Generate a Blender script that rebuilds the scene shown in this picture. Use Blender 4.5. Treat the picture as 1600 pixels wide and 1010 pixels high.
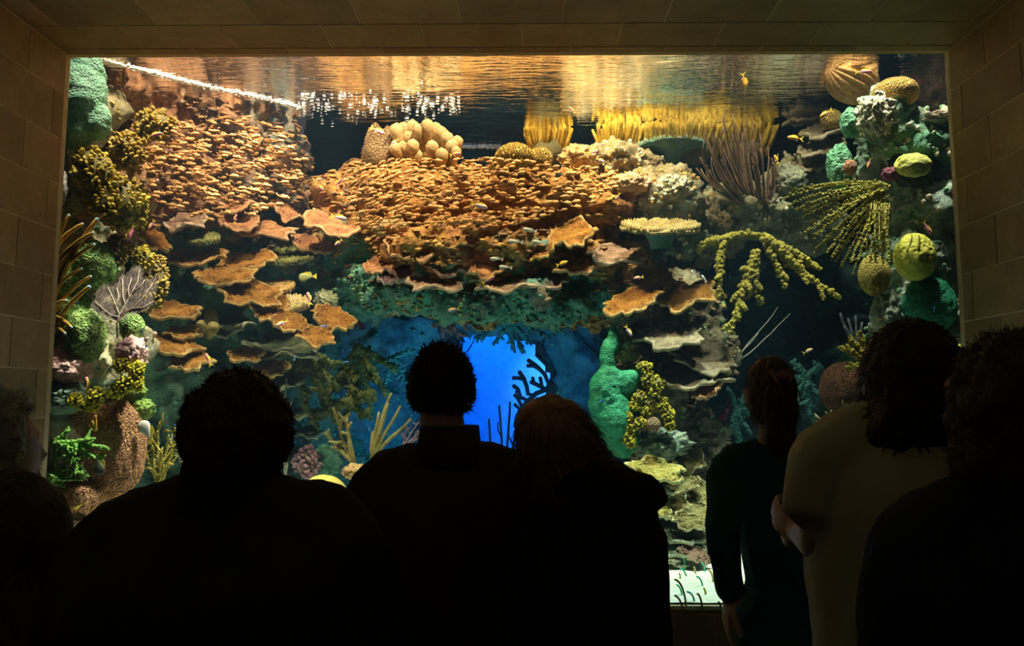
import bpy, bmesh, math, random
from mathutils import Vector, Matrix, Euler, noise
random.seed(7)
for o in list(bpy.data.objects):
    bpy.data.objects.remove(o)
scene = bpy.context.scene
COL = scene.collection
R = math.radians
NV = noise.noise

# ------------------------------------------------------------------ camera
CZ, FPX, YAW, TILT = 1.52, 1250.0, R(0.6), R(5.8)
cam_d = bpy.data.cameras.new('camera')
cam_d.sensor_width = 36.0
cam_d.lens = 36.0 * FPX / 1600.0
cam_d.clip_end = 60
cam = bpy.data.objects.new('camera', cam_d)
cam.location = (0, 0, CZ)
cam.rotation_euler = (math.pi / 2 + TILT, 0, YAW)
COL.objects.link(cam)
scene.camera = cam
FW = Vector((-math.sin(YAW) * math.cos(TILT), math.cos(YAW) * math.cos(TILT), math.sin(TILT)))
RT = Vector((math.cos(YAW), math.sin(YAW), 0))
UP = RT.cross(FW)


def P(px, py, Y):
    """world point seen at photo pixel (px, py) that lies at world depth Y"""
    d = FW + RT * ((px - 800) / FPX) + UP * ((505 - py) / FPX)
    return Vector((0, 0, CZ)) + d * (Y / d.y)


def M_(px, Y):
    return px * Y / FPX


# ------------------------------------------------------------------ world, exposure
scene.view_settings.view_transform = 'Standard'
scene.view_settings.look = 'None'
scene.view_settings.exposure = 0.0
scene.view_settings.gamma = 1.0
scene.view_settings.use_curve_mapping = False
w = bpy.data.worlds.new('world')
w.use_nodes = True
w.node_tree.nodes['Background'].inputs[0].default_value = (0.9, 0.85, 0.55, 1)
w.node_tree.nodes['Background'].inputs[1].default_value = 0.0028
scene.world = w

GLASS_Y = 4.10
WATER_Z = 3.72
CEIL_Z = 3.385
SILL_Z = 0.505


def spot(name, loc, target, power, color, angle, radius=0.15, blend=0.6):
    l = bpy.data.lights.new(name, 'SPOT')
    l.energy = power
    l.color = color
    l.spot_size = R(angle)
    l.spot_blend = blend
    l.shadow_soft_size = radius
    o = bpy.data.objects.new(name, l)
    o.location = loc
    o.rotation_euler = (Vector(target) - Vector(loc)).to_track_quat('-Z', 'Y').to_euler()
    COL.objects.link(o)
    return o


# lamps hung over the open top of the tank, just behind the glass
spot('tank_lamp', (0.0, 4.45, 5.3), (-0.15, 6.0, 2.9), 1050, (1, .72, .40), 70, .12)
spot('tank_lamp', (-1.75, 4.35, 5.3), (-1.85, 5.6, 2.7), 800, (1, .70, .44), 62, .12)
spot('tank_lamp', (1.15, 4.45, 5.3), (1.2, 5.9, 2.8), 360, (1, .80, .52), 56, .12)
spot('tank_lamp', (2.1, 4.30, 5.3), (2.3, 4.95, 2.8), 480, (1, .90, .68), 50, .12)
spot('tank_lamp', (-2.15, 4.24, 5.2), (-2.1, 4.65, 2.4), 520, (1, .86, .64), 44, .10)
spot('tank_lamp', (-0.75, 4.32, 5.2), (-2.0, 4.66, 1.1), 2100, (1, .84, .62), 30, .10)
spot('tank_lamp', (1.15, 4.30, 5.2), (2.35, 4.75, 2.7), 420, (1, .92, .74), 40, .10)
spot('tank_lamp', (1.05, 4.5, 5.2), (1.05, 4.85, .47), 1000, (.86, 1, .84), 26, .10)
spot('tank_lamp', (0.9, 4.5, 5.2), (0.85, 5.4, 1.3), 260, (.95, 1, .68), 40, .10)
spot('haze_fill', (-0.7, 4.9, 5.3), (-1.1, 6.6, 2.6), 80, (.35, .62, 1), 60, .2)  # added blue fill light to colour the haze
# unseen blue-green fills added low in the water for cave and ledge underside
spot('cave_fill', (-0.5, 5.9, 1.25), (-0.85, 7.5, 1.7), 55, (.01, .38, .80), 135, .25)
spot('cave_fill', (0.45, 6.15, 1.85), (0.6, 7.4, 1.2), 11, (.005, .34, .80), 130, .25)
spot('foot_fill', (-0.2, 4.6, .62), (-0.1, 5.8, 2.3), 26, (.06, .62, .60), 90, .25)
# the blue flood that lights the sheet behind the cave
spot('blue_flood', (0.2, 8.1, 3.3), (-0.1, 9.3, 1.35), 470, (.01, .22, 1), 95, .15)
spot('blue_flood', (0.6, 8.3, 2.9), (0.42, 9.3, 1.65), 260, (.25, .55, 1), 46, .1, .9)
# a dim warm lamp in the visitors' hall
al = bpy.data.lights.new('hall_lamp', 'AREA'); al.energy = .9; al.color = (1, .80, .50); al.size = .6
ao = bpy.data.objects.new('hall_lamp', al); ao.location = (-.6, -.6, 3.1); ao.rotation_euler = (R(25), 0, 0); COL.objects.link(ao)

# ------------------------------------------------------------------ material kit
MATS = {}


def nodes_of(m):
    m.use_nodes = True
    return m.node_tree.nodes, m.node_tree.links


def mat(name, cols, scale=6, bump=.35, bscale=40, pat='noise', rough=.75, rim=None, rand=0, tint=False, detail=6,
        spec=.3, pos=None, mott=.4, patcol=None, patmix=0.0, bdist=.02):
    """procedural material: colour ramp over noise + relief pattern"""
    if name in MATS:
        return MATS[name]
    m = bpy.data.materials.new(name)
    n, l = nodes_of(m)
    b = n['Principled BSDF']
    b.inputs['Roughness'].default_value = rough
    b.inputs['Specular IOR Level'].default_value = spec
    tc = n.new('ShaderNodeTexCoord')
    vec = tc.outputs['Object']
    if rand:
        oi = n.new('ShaderNodeObjectInfo')
        mm = n.new('ShaderNodeVectorMath'); mm.operation = 'MULTIPLY_ADD'
        cmb = n.new('ShaderNodeCombineXYZ')
        for i in range(3):
            l.new(oi.outputs['Random'], cmb.inputs[i])
        l.new(cmb.outputs[0], mm.inputs[0])
        mm.inputs[1].default_value = (37, 91, 53)
        l.new(vec, mm.inputs[2])
        vec = mm.outputs[0]
    nz = n.new('ShaderNodeTexNoise')
    nz.inputs['Scale'].default_value = scale
    nz.inputs['Detail'].default_value = detail
    nz.inputs['Roughness'].default_value = .62
    l.new(vec, nz.inputs['Vector'])
    rp = n.new('ShaderNodeValToRGB')
    k = len(cols)
    lo, hi = (.36, .64)
    while len(rp.color_ramp.elements) < k:
        rp.color_ramp.elements.new(.5)
    for i, c in enumerate(cols):
        e = rp.color_ramp.elements[i]
        e.position = pos[i] if pos else (lo + (hi - lo) * i / max(1, k - 1))
        e.color = (*c, 1)
    nz2 = n.new('ShaderNodeTexNoise')
    nz2.inputs['Scale'].default_value = scale * 6
    nz2.inputs['Detail'].default_value = 5
    nz2.inputs['Roughness'].default_value = .7
    l.new(vec, nz2.inputs['Vector'])
    nmx = n.new('ShaderNodeMix'); nmx.inputs[0].default_value = mott
    l.new(nz.outputs[0], nmx.inputs[2]); l.new(nz2.outputs[0], nmx.inputs[3])
    nzo = nmx.outputs[0]
    l.new(nzo, rp.inputs[0])
    col = rp.outputs[0]
    # relief
    h = None
    if pat == 'noise':
        t = n.new('ShaderNodeTexNoise'); t.inputs['Scale'].default_value = bscale; t.inputs['Detail'].default_value = 8
        t.inputs['Roughness'].default_value = .65
        l.new(vec, t.inputs['Vector']); h = t.outputs[0]
    elif pat in ('cells', 'pits'):
        t = n.new('ShaderNodeTexVoronoi'); t.inputs['Scale'].default_value = bscale
        if pat == 'cells':
            t.feature = 'DISTANCE_TO_EDGE'
        l.new(vec, t.inputs['Vector'])
        mr = n.new('ShaderNodeMapRange'); mr.inputs['From Max'].default_value = .25 if pat == 'cells' else .6
        l.new(t.outputs['Distance'], mr.inputs[0]); h = mr.outputs[0]
    elif pat == 'brain':
        d = n.new('ShaderNodeTexNoise'); d.inputs['Scale'].default_value = bscale * .35; d.inputs['Detail'].default_value = 2
        l.new(vec, d.inputs['Vector'])
        t = n.new('ShaderNodeTexWave'); t.inputs['Scale'].default_value = bscale * .3
        t.inputs['Distortion'].default_value = 9; t.inputs['Detail'].default_value = 1
        t.inputs['Detail Scale'].default_value = 1.6
        l.new(vec, t.inputs['Vector']); h = t.outputs[0]
    if h is not None:
        bp = n.new('ShaderNodeBump'); bp.inputs['Strength'].default_value = bump; bp.inputs['Distance'].default_value = bdist
        l.new(h, bp.inputs['Height']); l.new(bp.outputs[0], b.inputs['Normal'])
        if patcol is not None:
            mx = n.new('ShaderNodeMix'); mx.data_type = 'RGBA'
            mth = n.new('ShaderNodeMapRange'); mth.inputs['From Min'].default_value = .25; mth.inputs['From Max'].default_value = .6
            mth.inputs['To Min'].default_value = patmix; mth.inputs['To Max'].default_value = 0
            l.new(h, mth.inputs[0]); l.new(mth.outputs[0], mx.inputs[0])
            l.new(col, mx.inputs[6]); mx.inputs[7].default_value = (*patcol, 1)
            col = mx.outputs[2]
    if tint:
        at = n.new('ShaderNodeAttribute'); at.attribute_name = 'tint'
        mx = n.new('ShaderNodeMix'); mx.data_type = 'RGBA'
        l.new(at.outputs['Alpha'], mx.inputs[0]); l.new(col, mx.inputs[6])
        # patch colour modulated by the same grain
        mu = n.new('ShaderNodeMix'); mu.data_type = 'RGBA'; mu.blend_type = 'MULTIPLY'; mu.inputs[0].default_value = .75
        bw = n.new('ShaderNodeMapRange'); bw.inputs['From Min'].default_value = .3; bw.inputs['From Max'].default_value = .7
        bw.inputs['To Min'].default_value = .45; bw.inputs['To Max'].default_value = 1.3
        l.new(nzo, bw.inputs[0])
        l.new(at.outputs['Color'], mu.inputs[6]); l.new(bw.outputs[0], mu.inputs[7])
        l.new(mu.outputs[2], mx.inputs[7]); col = mx.outputs[2]
    if rim:
        at = n.new('ShaderNodeAttribute'); at.attribute_name = 'rim'
        mr = n.new('ShaderNodeMapRange'); mr.inputs['From Min'].default_value = .86; mr.inputs['From Max'].default_value = .97
        l.new(at.outputs['Fac'], mr.inputs[0])
        mx = n.new('ShaderNodeMix'); mx.data_type = 'RGBA'
        l.new(mr.outputs[0], mx.inputs[0]); l.new(col, mx.inputs[6]); mx.inputs[7].default_value = (*rim, 1)
        col = mx.outputs[2]
    if rand:
        hs = n.new('ShaderNodeHueSaturation')
        mv = n.new('ShaderNodeMapRange'); mv.inputs['To Min'].default_value = 1 - rand; mv.inputs['To Max'].default_value = 1 + rand
        l.new(oi.outputs['Random'], mv.inputs[0]); l.new(mv.outputs[0], hs.inputs['Value'])
        l.new(col, hs.inputs['Color']); col = hs.outputs[0]
    l.new(col, b.inputs['Base Color'])
    MATS[name] = m
    return m


def flat(name, c, rough=.6, **kw):
    return mat(name, [tuple(x * .8 for x in c), c, tuple(min(1, x * 1.15) for x in c)], scale=9, bump=.1, bscale=60, rough=rough, **kw)


# ------------------------------------------------------------------ mesh kit
class MD:
    """mesh data being collected: vertices, faces, per-vertex rim values"""
    def __init__(s):
        s.v, s.f, s.rim = [], [], []

    def add(s, v, f, rim=None):
        k = len(s.v)
        s.v += [Vector(p) for p in v]
        s.f += [tuple(i + k for i in q) for q in f]
        s.rim += (rim if rim is not None else [0.0] * len(v))
        return s

    def xf(s, mtx):
        s.v = [mtx @ p for p in s.v]
        return s

    def join(s, o):
        return s.add(o.v, o.f, o.rim)


_ICO = {}


def ico(sub):
    if sub not in _ICO:
        bm = bmesh.new()
        bmesh.ops.create_icosphere(bm, subdivisions=sub, radius=1)
        bm.verts.ensure_lookup_table()
        _ICO[sub] = ([v.co.copy() for v in bm.verts], [tuple(v.index for v in f.verts) for f in bm.faces])
        bm.free()
    return _ICO[sub]


def fbm(p, o=4):
    return noise.fractal(p, .6, 2.1, o)


def blob(c=(0, 0, 0), r=(1, 1, 1), sub=3, amp=0.0, fr=3.0, rot=None, seed=0, flatbase=None):
    v, f = ico(sub)
    r = Vector(r) if not isinstance(r, (int, float)) else Vector((r, r, r))
    c = Vector(c)
    m = rot.to_matrix() if rot else None
    sd = Vector((seed * 7.3, seed * 3.1, seed * 5.7))
    out = []
    for p in v:
        k = 1.0
        if amp:
            k += amp * fbm(p * fr + sd, 4)
        q = Vector((p.x * r.x * k, p.y * r.y * k, p.z * r.z * k))
        if flatbase is not None and q.z < flatbase:
            q.z = flatbase
        if m:
            q = m @ q
        out.append(q + c)
    return MD().add(out, f)


def tube(pts, rad, n=8, cap=True, md=None):
    md = md or MD()
    pts = [Vector(p) for p in pts]
    k = len(pts)
    if isinstance(rad, (int, float)):
        rad = [rad] * k
    vs, fs = [], []
    ref = None
    for i in range(k):
        t = (pts[min(i + 1, k - 1)] - pts[max(i - 1, 0)])
        if t.length < 1e-9:
            t = Vector((0, 0, 1))
        t.normalize()
        if ref is None:
            ref = Vector((1, 0, 0)) if abs(t.x) < .8 else Vector((0, 1, 0))
        a = (ref - t * ref.dot(t)).normalized()
        ref = a
        b = t.cross(a)
        for j in range(n):
            an = 2 * math.pi * j / n
            vs.append(pts[i] + (a * math.cos(an) + b * math.sin(an)) * rad[i])
    for i in range(k - 1):
        for j in range(n):
            j2 = (j + 1) % n
            fs.append((i * n + j, i * n + j2, (i + 1) * n + j2, (i + 1) * n + j))
    if cap:
        d0 = (pts[0] - pts[1]).normalized() * rad[0] * .6
        d1 = (pts[-1] - pts[-2]).normalized() * rad[-1] * .7
        vs += [pts[0] + d0, pts[-1] + d1]
        a, b = len(vs) - 2, len(vs) - 1
        for j in range(n):
            j2 = (j + 1) % n
            fs.append((j2, j, a))
            fs.append(((k - 1) * n + j, (k - 1) * n + j2, b))
    md.add(vs, fs)
    return md


def box(lo, hi, ch=0.0, md=None, axis=None):
    """box; ch chamfers the face that looks along axis (index, sign)"""
    md = md or MD()
    lo, hi = Vector(lo), Vector(hi)
    v = [Vector((x, y, z)) for x in (lo.x, hi.x) for y in (lo.y, hi.y) for z in (lo.z, hi.z)]
    f = [(0, 1, 3, 2), (4, 6, 7, 5), (0, 4, 5, 1), (2, 3, 7, 6), (0, 2, 6, 4), (1, 5, 7, 3)]
    if axis is None:
        return md.add(v, f)
    a, s = axis
    faces = {(0, -1): 0, (0, 1): 1, (1, -1): 2, (1, 1): 3, (2, -1): 4, (2, 1): 5}
    fi = faces[(a, s)]
    q = f.pop(fi)
    c = sum((v[i] for i in q), Vector()) / 4
    n0 = len(v)
    for i in q:
        p = v[i].copy()
        for ax in range(3):
            if ax != a:
                p[ax] += ch if p[ax] < c[ax] else -ch
        v.append(p)
    for i in q:
        v[i] = v[i].copy()
        v[i][a] -= s * ch
    for i in range(4):
        j = (i + 1) % 4
        f.append((q[i], q[j], n0 + j, n0 + i))
    f.append((n0, n0 + 1, n0 + 2, n0 + 3))
    return md.add(v, f)


def mesh_of(name, md, material, smooth=True, rim=False):
    me = bpy.data.meshes.new(name)
    me.from_pydata([tuple(p) for p in md.v], [], md.f)
    if rim:
        a = me.attributes.new('rim', 'FLOAT', 'POINT')
        a.data.foreach_set('value', md.rim)
    if smooth:
        me.shade_smooth()
    if material:
        me.materials.append(material)
    me.update()
    return me


def tag(o, label=None, cat=None, group=None, kind=None):
    if label: o['label'] = label
    if cat: o['category'] = cat
    if group: o['group'] = group
    if kind: o['kind'] = kind
    return o


def obj(name, md, material, parent=None, loc=None, smooth=True, rim=False):
    me = md if isinstance(md, bpy.types.Mesh) else mesh_of(name, md, material, smooth, rim)
    o = bpy.data.objects.new(name, me)
    COL.objects.link(o)
    if parent: o.parent = parent
    if loc is not None: o.location = loc
    return o


def empty(name, loc, label, cat, group=None, rot=(0, 0, 0)):
    o = bpy.data.objects.new(name, None)
    o.empty_display_size = .05
    COL.objects.link(o)
    o.location = loc
    o.rotation_euler = rot
    return tag(o, label, cat, group)


def remesh(md, voxel, smooth_it=3):
    me = mesh_of('tmp', md, None)
    o = bpy.data.objects.new('tmp', me)
    COL.objects.link(o)
    m = o.modifiers.new('r', 'REMESH'); m.mode = 'VOXEL'; m.voxel_size = voxel
    if smooth_it:
        s = o.modifiers.new('s', 'SMOOTH'); s.iterations = smooth_it; s.factor = .5
    dg = bpy.context.evaluated_depsgraph_get()
    ev = o.evaluated_get(dg)
    e = ev.to_mesh()
    out = MD()
    out.v = [v.co.copy() for v in e.vertices]
    out.f = [tuple(p.vertices) for p in e.polygons]
    out.rim = [0.0] * len(out.v)
    nr = [v.normal.copy() for v in e.vertices]
    ev.to_mesh_clear()
    bpy.data.objects.remove(o)
    bpy.data.meshes.remove(me)
    return out, nr
# ------------------------------------------------------------------ room shell
tile_m = mat('stone_tile', [(.30, .235, .135), (.38, .30, .18), (.45, .36, .23)], scale=5, bump=.12, bscale=25, rough=.55, rand=.16)
grout_m = flat('grout', (.80, .72, .54), rough=.9)
dark_m = flat('dark_carpet', (.03, .028, .025), rough=.95)
XL, XR = P(92, 300, GLASS_Y).x, P(1494, 300, GLASS_Y).x
Y0 = 0.2
T = .003


def structure(name, md, m, **kw):
    return tag(obj(name, md, m, **kw), kind='structure')


wl = structure('wall_left', box((XL - .35, Y0, 0), (XL - T, GLASS_Y + .04, CEIL_Z + .3)), grout_m, smooth=False)
wr = structure('wall_right', box((XR + T, Y0, 0), (XR + .35, GLASS_Y + .04, CEIL_Z + .3)), grout_m, smooth=False)
ce = structure('ceiling', box((XL - T, Y0, CEIL_Z + T), (XR + T, GLASS_Y + .04, CEIL_Z + .35)), grout_m, smooth=False)
fl = structure('floor', box((XL - .35, Y0 - 1.2, -.1), (XR + .35, GLASS_Y, 0)), dark_m, smooth=False)
wf = structure('wall_front', box((XL - T, GLASS_Y + .012, 0), (XR + T, GLASS_Y + .09, SILL_Z - .012)), grout_m, smooth=False)
TH, TW, G = .245, .49, .0035
# side walls: courses of tile in running bond
for wall, X, s in ((wl, XL, 1), (wr, XR, -1)):
    z = -.02
    row = 0
    while z < CEIL_Z - .02:
        off = (0.10, 0.32)[row % 2]
        y1 = GLASS_Y
        first = True
        while y1 > 1.55:
            y0 = y1 - (off if first else TW)
            first = False
            a, b = (X - .003, X) if s > 0 else (X, X + .003)
            tl = box((a, y0 + G, max(z, 0) + G), (b, y1 - G, min(z + TH, CEIL_Z) - G), .0012, axis=(0, s))
            c = Vector((X, (y0 + y1) / 2, z + TH / 2))
            tl.v = [p - c for p in tl.v]
            obj('tile', tl, tile_m, wall, c, smooth=False)
            y1 = y0
        z += TH
        row += 1
y1 = GLASS_Y
for row, dep in enumerate((.07, .262, .262, .262, .262, .262)):
    x = XL - (.30, .06, .36, .10, .33, .05)[row]
    while x < XR:
        x0, x1 = max(x, XL), min(x + .5, XR)
        if x1 - x0 > .03:
            tl = box((x0 + G, y1 - dep + G, CEIL_Z), (x1 - G, y1 - G, CEIL_Z + .003), .0012, axis=(2, -1))
            c = Vector(((x0 + x1) / 2, y1 - dep / 2, CEIL_Z))
            tl.v = [p - c for p in tl.v]
            obj('tile', tl, tile_m, ce, c, smooth=False)
        x += .5
    y1 -= dep
for row in range(2):
    x = XL - (.1, .35)[row]
    z1 = SILL_Z - .01 - row * .25
    while x < XR:
        x0, x1 = max(x, XL), min(x + .5, XR)
        if x1 - x0 > .03:
            tl = box((x0 + G, GLASS_Y, z1 - .25 + G), (x1 - G, GLASS_Y + .012, z1 - G), .003, axis=(1, -1))
            c = Vector(((x0 + x1) / 2, GLASS_Y, z1 - .125))
            tl.v = [p - c for p in tl.v]
            obj('tile', tl, tile_m, wf, c, smooth=False)
        x += .5
structure('trim_1', box((XL, GLASS_Y - .0, SILL_Z - .01), (XR, GLASS_Y + .12, SILL_Z)), flat('sill_stone', (.32, .27, .18)), smooth=False)

# glass pane: clear, with a faint Fresnel mirror
gm = bpy.data.materials.new('tank_glass')
n, l = nodes_of(gm)
n.remove(n['Principled BSDF'])
tr = n.new('ShaderNodeBsdfTransparent'); tr.inputs[0].default_value = (.97, .99, .98, 1)
gl = n.new('ShaderNodeBsdfGlossy'); gl.inputs['Roughness'].default_value = .02
fr = n.new('ShaderNodeFresnel'); fr.inputs[0].default_value = 1.12
mx = n.new('ShaderNodeMixShader')
l.new(fr.outputs[0], mx.inputs[0]); l.new(tr.outputs[0], mx.inputs[1]); l.new(gl.outputs[0], mx.inputs[2])
l.new(mx.outputs[0], n['Material Output'].inputs[0])
structure('window_1', box((XL - .3, GLASS_Y + .045, SILL_Z - .1), (XR + .3, GLASS_Y + .075, WATER_Z + .2)), gm, smooth=False)

# tank shell
shell_m = flat('tank_shell_paint', (.03, .06, .07), rough=.9)
blue_m = flat('blue_sheet', (.18, .42, .80), rough=.95)
structure('wall_tank_left', box((-3.75, GLASS_Y + .1, .2), (-3.6, 9.4, 4.1)), shell_m, smooth=False)
structure('wall_tank_right', box((3.6, GLASS_Y + .1, .2), (3.75, 9.4, 4.1)), shell_m, smooth=False)
structure('wall_tank_rear', box((-3.6, 9.3, .2), (3.6, 9.4, 4.6)), blue_m, smooth=False)

# ------------------------------------------------------------------ water: surface seen from below, and the water body
wm = bpy.data.materials.new('water_surface')
n, l = nodes_of(wm)
n.remove(n['Principled BSDF'])
tc = n.new('ShaderNodeTexCoord')
mp = n.new('ShaderNodeMapping'); mp.inputs['Scale'].default_value = (6.0, 30, 1)
l.new(tc.outputs['Object'], mp.inputs[0])
t1 = n.new('ShaderNodeTexNoise'); t1.inputs['Scale'].default_value = 1.0; t1.inputs['Detail'].default_value = 3
l.new(mp.outputs[0], t1.inputs['Vector'])
bp = n.new('ShaderNodeBump'); bp.inputs['Strength'].default_value = .6; bp.inputs['Distance'].default_value = .010
l.new(t1.outputs[0], bp.inputs['Height'])
gl = n.new('ShaderNodeBsdfGlossy'); gl.inputs['Roughness'].default_value = .03; gl.inputs['Color'].default_value = (.93, .93, .95, 1)
l.new(bp.outputs[0], gl.inputs['Normal'])
tr = n.new('ShaderNodeBsdfTransparent')
lw = n.new('ShaderNodeLayerWeight'); lw.inputs[0].default_value = .5
mr = n.new('ShaderNodeMapRange'); mr.inputs['From Min'].default_value = .33; mr.inputs['From Max'].default_value = .40
l.new(lw.outputs['Facing'], mr.inputs[0])
mx = n.new('ShaderNodeMixShader')
l.new(mr.outputs[0], mx.inputs[0]); l.new(tr.outputs[0], mx.inputs[1]); l.new(gl.outputs[0], mx.inputs[2])
l.new(mx.outputs[0], n['Material Output'].inputs[0])
md = MD()
nx, ny = 90, 60
vs, fs = [], []
for j in range(ny + 1):
    for i in range(nx + 1):
        x, y = -3.6 + 7.2 * i / nx, GLASS_Y + .08 + 4.0 * j / ny
        z = WATER_Z + .006 * NV(Vector((x * 2.2, y * 6, 0)))
        vs.append((x, y, z))
for j in range(ny):
    for i in range(nx):
        a = j * (nx + 1) + i
        fs.append((a, a + 1, a + nx + 2, a + nx + 1))
structure('ceiling_water_surface', MD().add(vs, fs), wm)

vm = bpy.data.materials.new('water_body')
n, l = nodes_of(vm)
n.remove(n['Principled BSDF'])
tr = n.new('ShaderNodeBsdfTransparent')
l.new(tr.outputs[0], n['Material Output'].inputs['Surface'])
va = n.new('ShaderNodeVolumeAbsorption'); va.inputs['Color'].default_value = (.0, .72, .86, 1); va.inputs['Density'].default_value = .08
vsn = n.new('ShaderNodeVolumeScatter'); vsn.inputs['Color'].default_value = (.34, .62, 1, 1); vsn.inputs['Density'].default_value = .013
vsn.inputs['Anisotropy'].default_value = .2
ad = n.new('ShaderNodeAddShader')
l.new(va.outputs[0], ad.inputs[0]); l.new(vsn.outputs[0], ad.inputs[1])
l.new(ad.outputs[0], n['Material Output'].inputs['Volume'])
wb = obj('water', box((-3.58, GLASS_Y + .09, .25), (3.58, 9.25, WATER_Z + .03)), vm, smooth=False)
tag(wb, 'clear blue-green water filling the big display tank', 'water', kind='stuff')

# ------------------------------------------------------------------ reef rock masses
OCH, BRN, DBR = (.50, .30, .13), (.30, .16, .08), (.12, .07, .04)
PINK, GRN, TEAL, WHT, RED = (.62, .32, .36), (.14, .32, .20), (.06, .26, .22), (.62, .56, .45), (.36, .12, .08)
YEL = (.60, .52, .06)


CR = {
    'rust': mat('crust_rust', [(.18, .08, .04), (.42, .20, .08), (.58, .33, .14)], scale=20, bump=.4, bscale=80),
    'gold': mat('crust_gold', [(.34, .16, .04), (.60, .34, .09), (.74, .50, .18)], scale=20, bump=.4, bscale=80),
    'pink': mat('crust_pink', [(.44, .22, .24), (.66, .40, .40), (.78, .60, .56)], scale=20, bump=.4, bscale=80),
    'green': mat('crust_green', [(.08, .20, .10), (.18, .34, .18), (.32, .44, .26)], scale=20, bump=.4, bscale=80),
    'teal': mat('crust_teal', [(.03, .14, .12), (.07, .26, .21), (.14, .36, .28)], scale=20, bump=.4, bscale=80),
    'white': mat('crust_white', [(.34, .30, .22), (.56, .52, .40), (.68, .64, .52)], scale=20, bump=.4, bscale=80),
    'brown': mat('crust_brown', [(.10, .06, .04), (.22, .13, .08), (.34, .22, .13)], scale=20, bump=.4, bscale=80),
    'olive': mat('crust_olive', [(.10, .10, .03), (.24, .22, .06), (.36, .32, .12)], scale=20, bump=.4, bscale=80),
}


def mass(name, label, cat, ells, cols, voxel=.03, amp=.10, fr=2.2, fine=.03, pits=0.0, patches=(), scale=4.5, bump=.8, crust=(), ncrust=1500, kind=None, oct_=5):
    md = MD()
    for i, (px, py, Y, rx, ry, rd) in enumerate(ells):
        md.join(blob(P(px, py, Y), (M_(rx, Y), rd, M_(ry, Y)), 3, .10, 2.0, seed=i))
    md, nr = remesh(md, voxel, 2)
    c = P(ells[0][0], ells[0][1], ells[0][2])
    pts = []
    for p, q in zip(md.v, nr):
        d = amp * fbm(p * fr, 4) + fine * fbm(p * 11 + Vector((3, 5, 7)), 4)
        # ledges and crevices: ridged folds
        d += amp * .55 * (abs(NV(p * 3.1 + Vector((9, 1, 4)))) * 2 - .6)
        if pits:
            dd = noise.voronoi(p * 9.0)[0][0]
            if dd < .42:
                d -= pits * (1 - (dd / .42) ** 2)
        pts.append(p + q * d)
    m = mat('rock_' + '_'.join(label.split()[:5]), cols, scale=scale, bump=bump, bscale=34, rough=.85, bdist=.04, tint=bool(patches))
    o_md = MD(); o_md.v = [p - c for p in pts]; o_md.f = md.f
    me = mesh_of(name, o_md, m)
    if patches:
        buf = []
        pp = [(P(a, b, Yp), rr, cc) for (a, b, Yp, rr, cc) in patches]
        for p in pts:
            best, bc = 0.0, (0, 0, 0)
            jit = .45 * fbm(p * 5.5, 3)
            for (q, rr, cc) in pp:
                k = 1 - (p - q).length / rr + jit
                k = max(0.0, min(1.0, k * 2.2))
                if k > best:
                    best, bc = k, cc
            buf += [bc[0], bc[1], bc[2], best]
        a = me.attributes.new('tint', 'FLOAT_COLOR', 'POINT')
        a.data.foreach_set('color', buf)
    o = obj(name, me, None, loc=c)
    # encrusting growth: small knobs and flakes proud of the rock
    rn = random.Random(int(ells[0][0]))
    front = [i for i in range(len(pts)) if nr[i].y < .35]
    v1, f1 = ico(1)
    for ci, (cm, style, share) in enumerate(crust):
        cmd = MD()
        for _ in range(int(ncrust * share)):
            i = rn.choice(front)
            if fbm(pts[i] * 2.4 + Vector((ci * 13.0, 0, 0)), 2) < -.05: continue
            s = rn.uniform(.008, .024)
            q = nr[i].to_track_quat('Z', 'Y').to_matrix()
            if style == 'flake':
                q = (nr[i] * .4 + Vector((rn.gauss(0, .3), rn.gauss(0, .3) - .2, 1))).normalized().to_track_quat('Z', 'Y').to_matrix()
                sc = Vector((s * 1.9, s * 1.5, s * .35))
            else:
                sc = Vector((s * rn.uniform(.7, 1.1), s * rn.uniform(.7, 1.1), s * rn.uniform(.7, 1.5)))
            cc = pts[i] - c
            cmd.add([cc + q @ Vector((p.x * sc.x * rn.uniform(.7, 1.2), p.y * sc.y, p.z * sc.z)) for p in v1], f1)
        tag(obj('encrusting_growth', cmd, cm, o), kind='stuff')
    return tag(o, label, cat, kind=kind)


mass('reef_rock', 'tall coral rock standing against the left edge of the tank window', 'rock',
     [(105, 170, 4.95, 62, 95, .32), (105, 320, 4.95, 55, 90, .35), (120, 450, 5.0, 75, 100, .35), (140, 560, 4.95, 85, 72, .35),
      (120, 640, 5.0, 85, 60, .35), (110, 740, 5.05, 75, 90, .3), (105, 850, 4.9, 95, 60, .35), (80, 960, 4.9, 160, 70, .45)],
     [(.16, .12, .07), (.32, .30, .18), (.50, .44, .30), (.72, .64, .50)], voxel=.026, pits=.03,
     patches=[(100, 570, 4.6, .24, (.95, .55, .58)), (205, 548, 4.6, .20, (.95, .62, .70)), (150, 560, 4.6, .20, (.75, .66, .42)), (100, 618, 4.6, .28, (.34, .50, .42)),
              (135, 320, 4.6, .16, (.55, .32, .40)), (165, 130, 4.7, .15, (.55, .22, .35)), (100, 850, 4.6, .25, (.42, .34, .20)),
              (115, 815, 4.6, .12, (.9, .5, .5)), (190, 520, 4.6, .12, (.7, .6, .3))], crust=((CR['white'],'knob',.25),(CR['pink'],'knob',.3),(CR['olive'],'knob',.3),(CR['green'],'knob',.35)), ncrust=2600)
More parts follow.
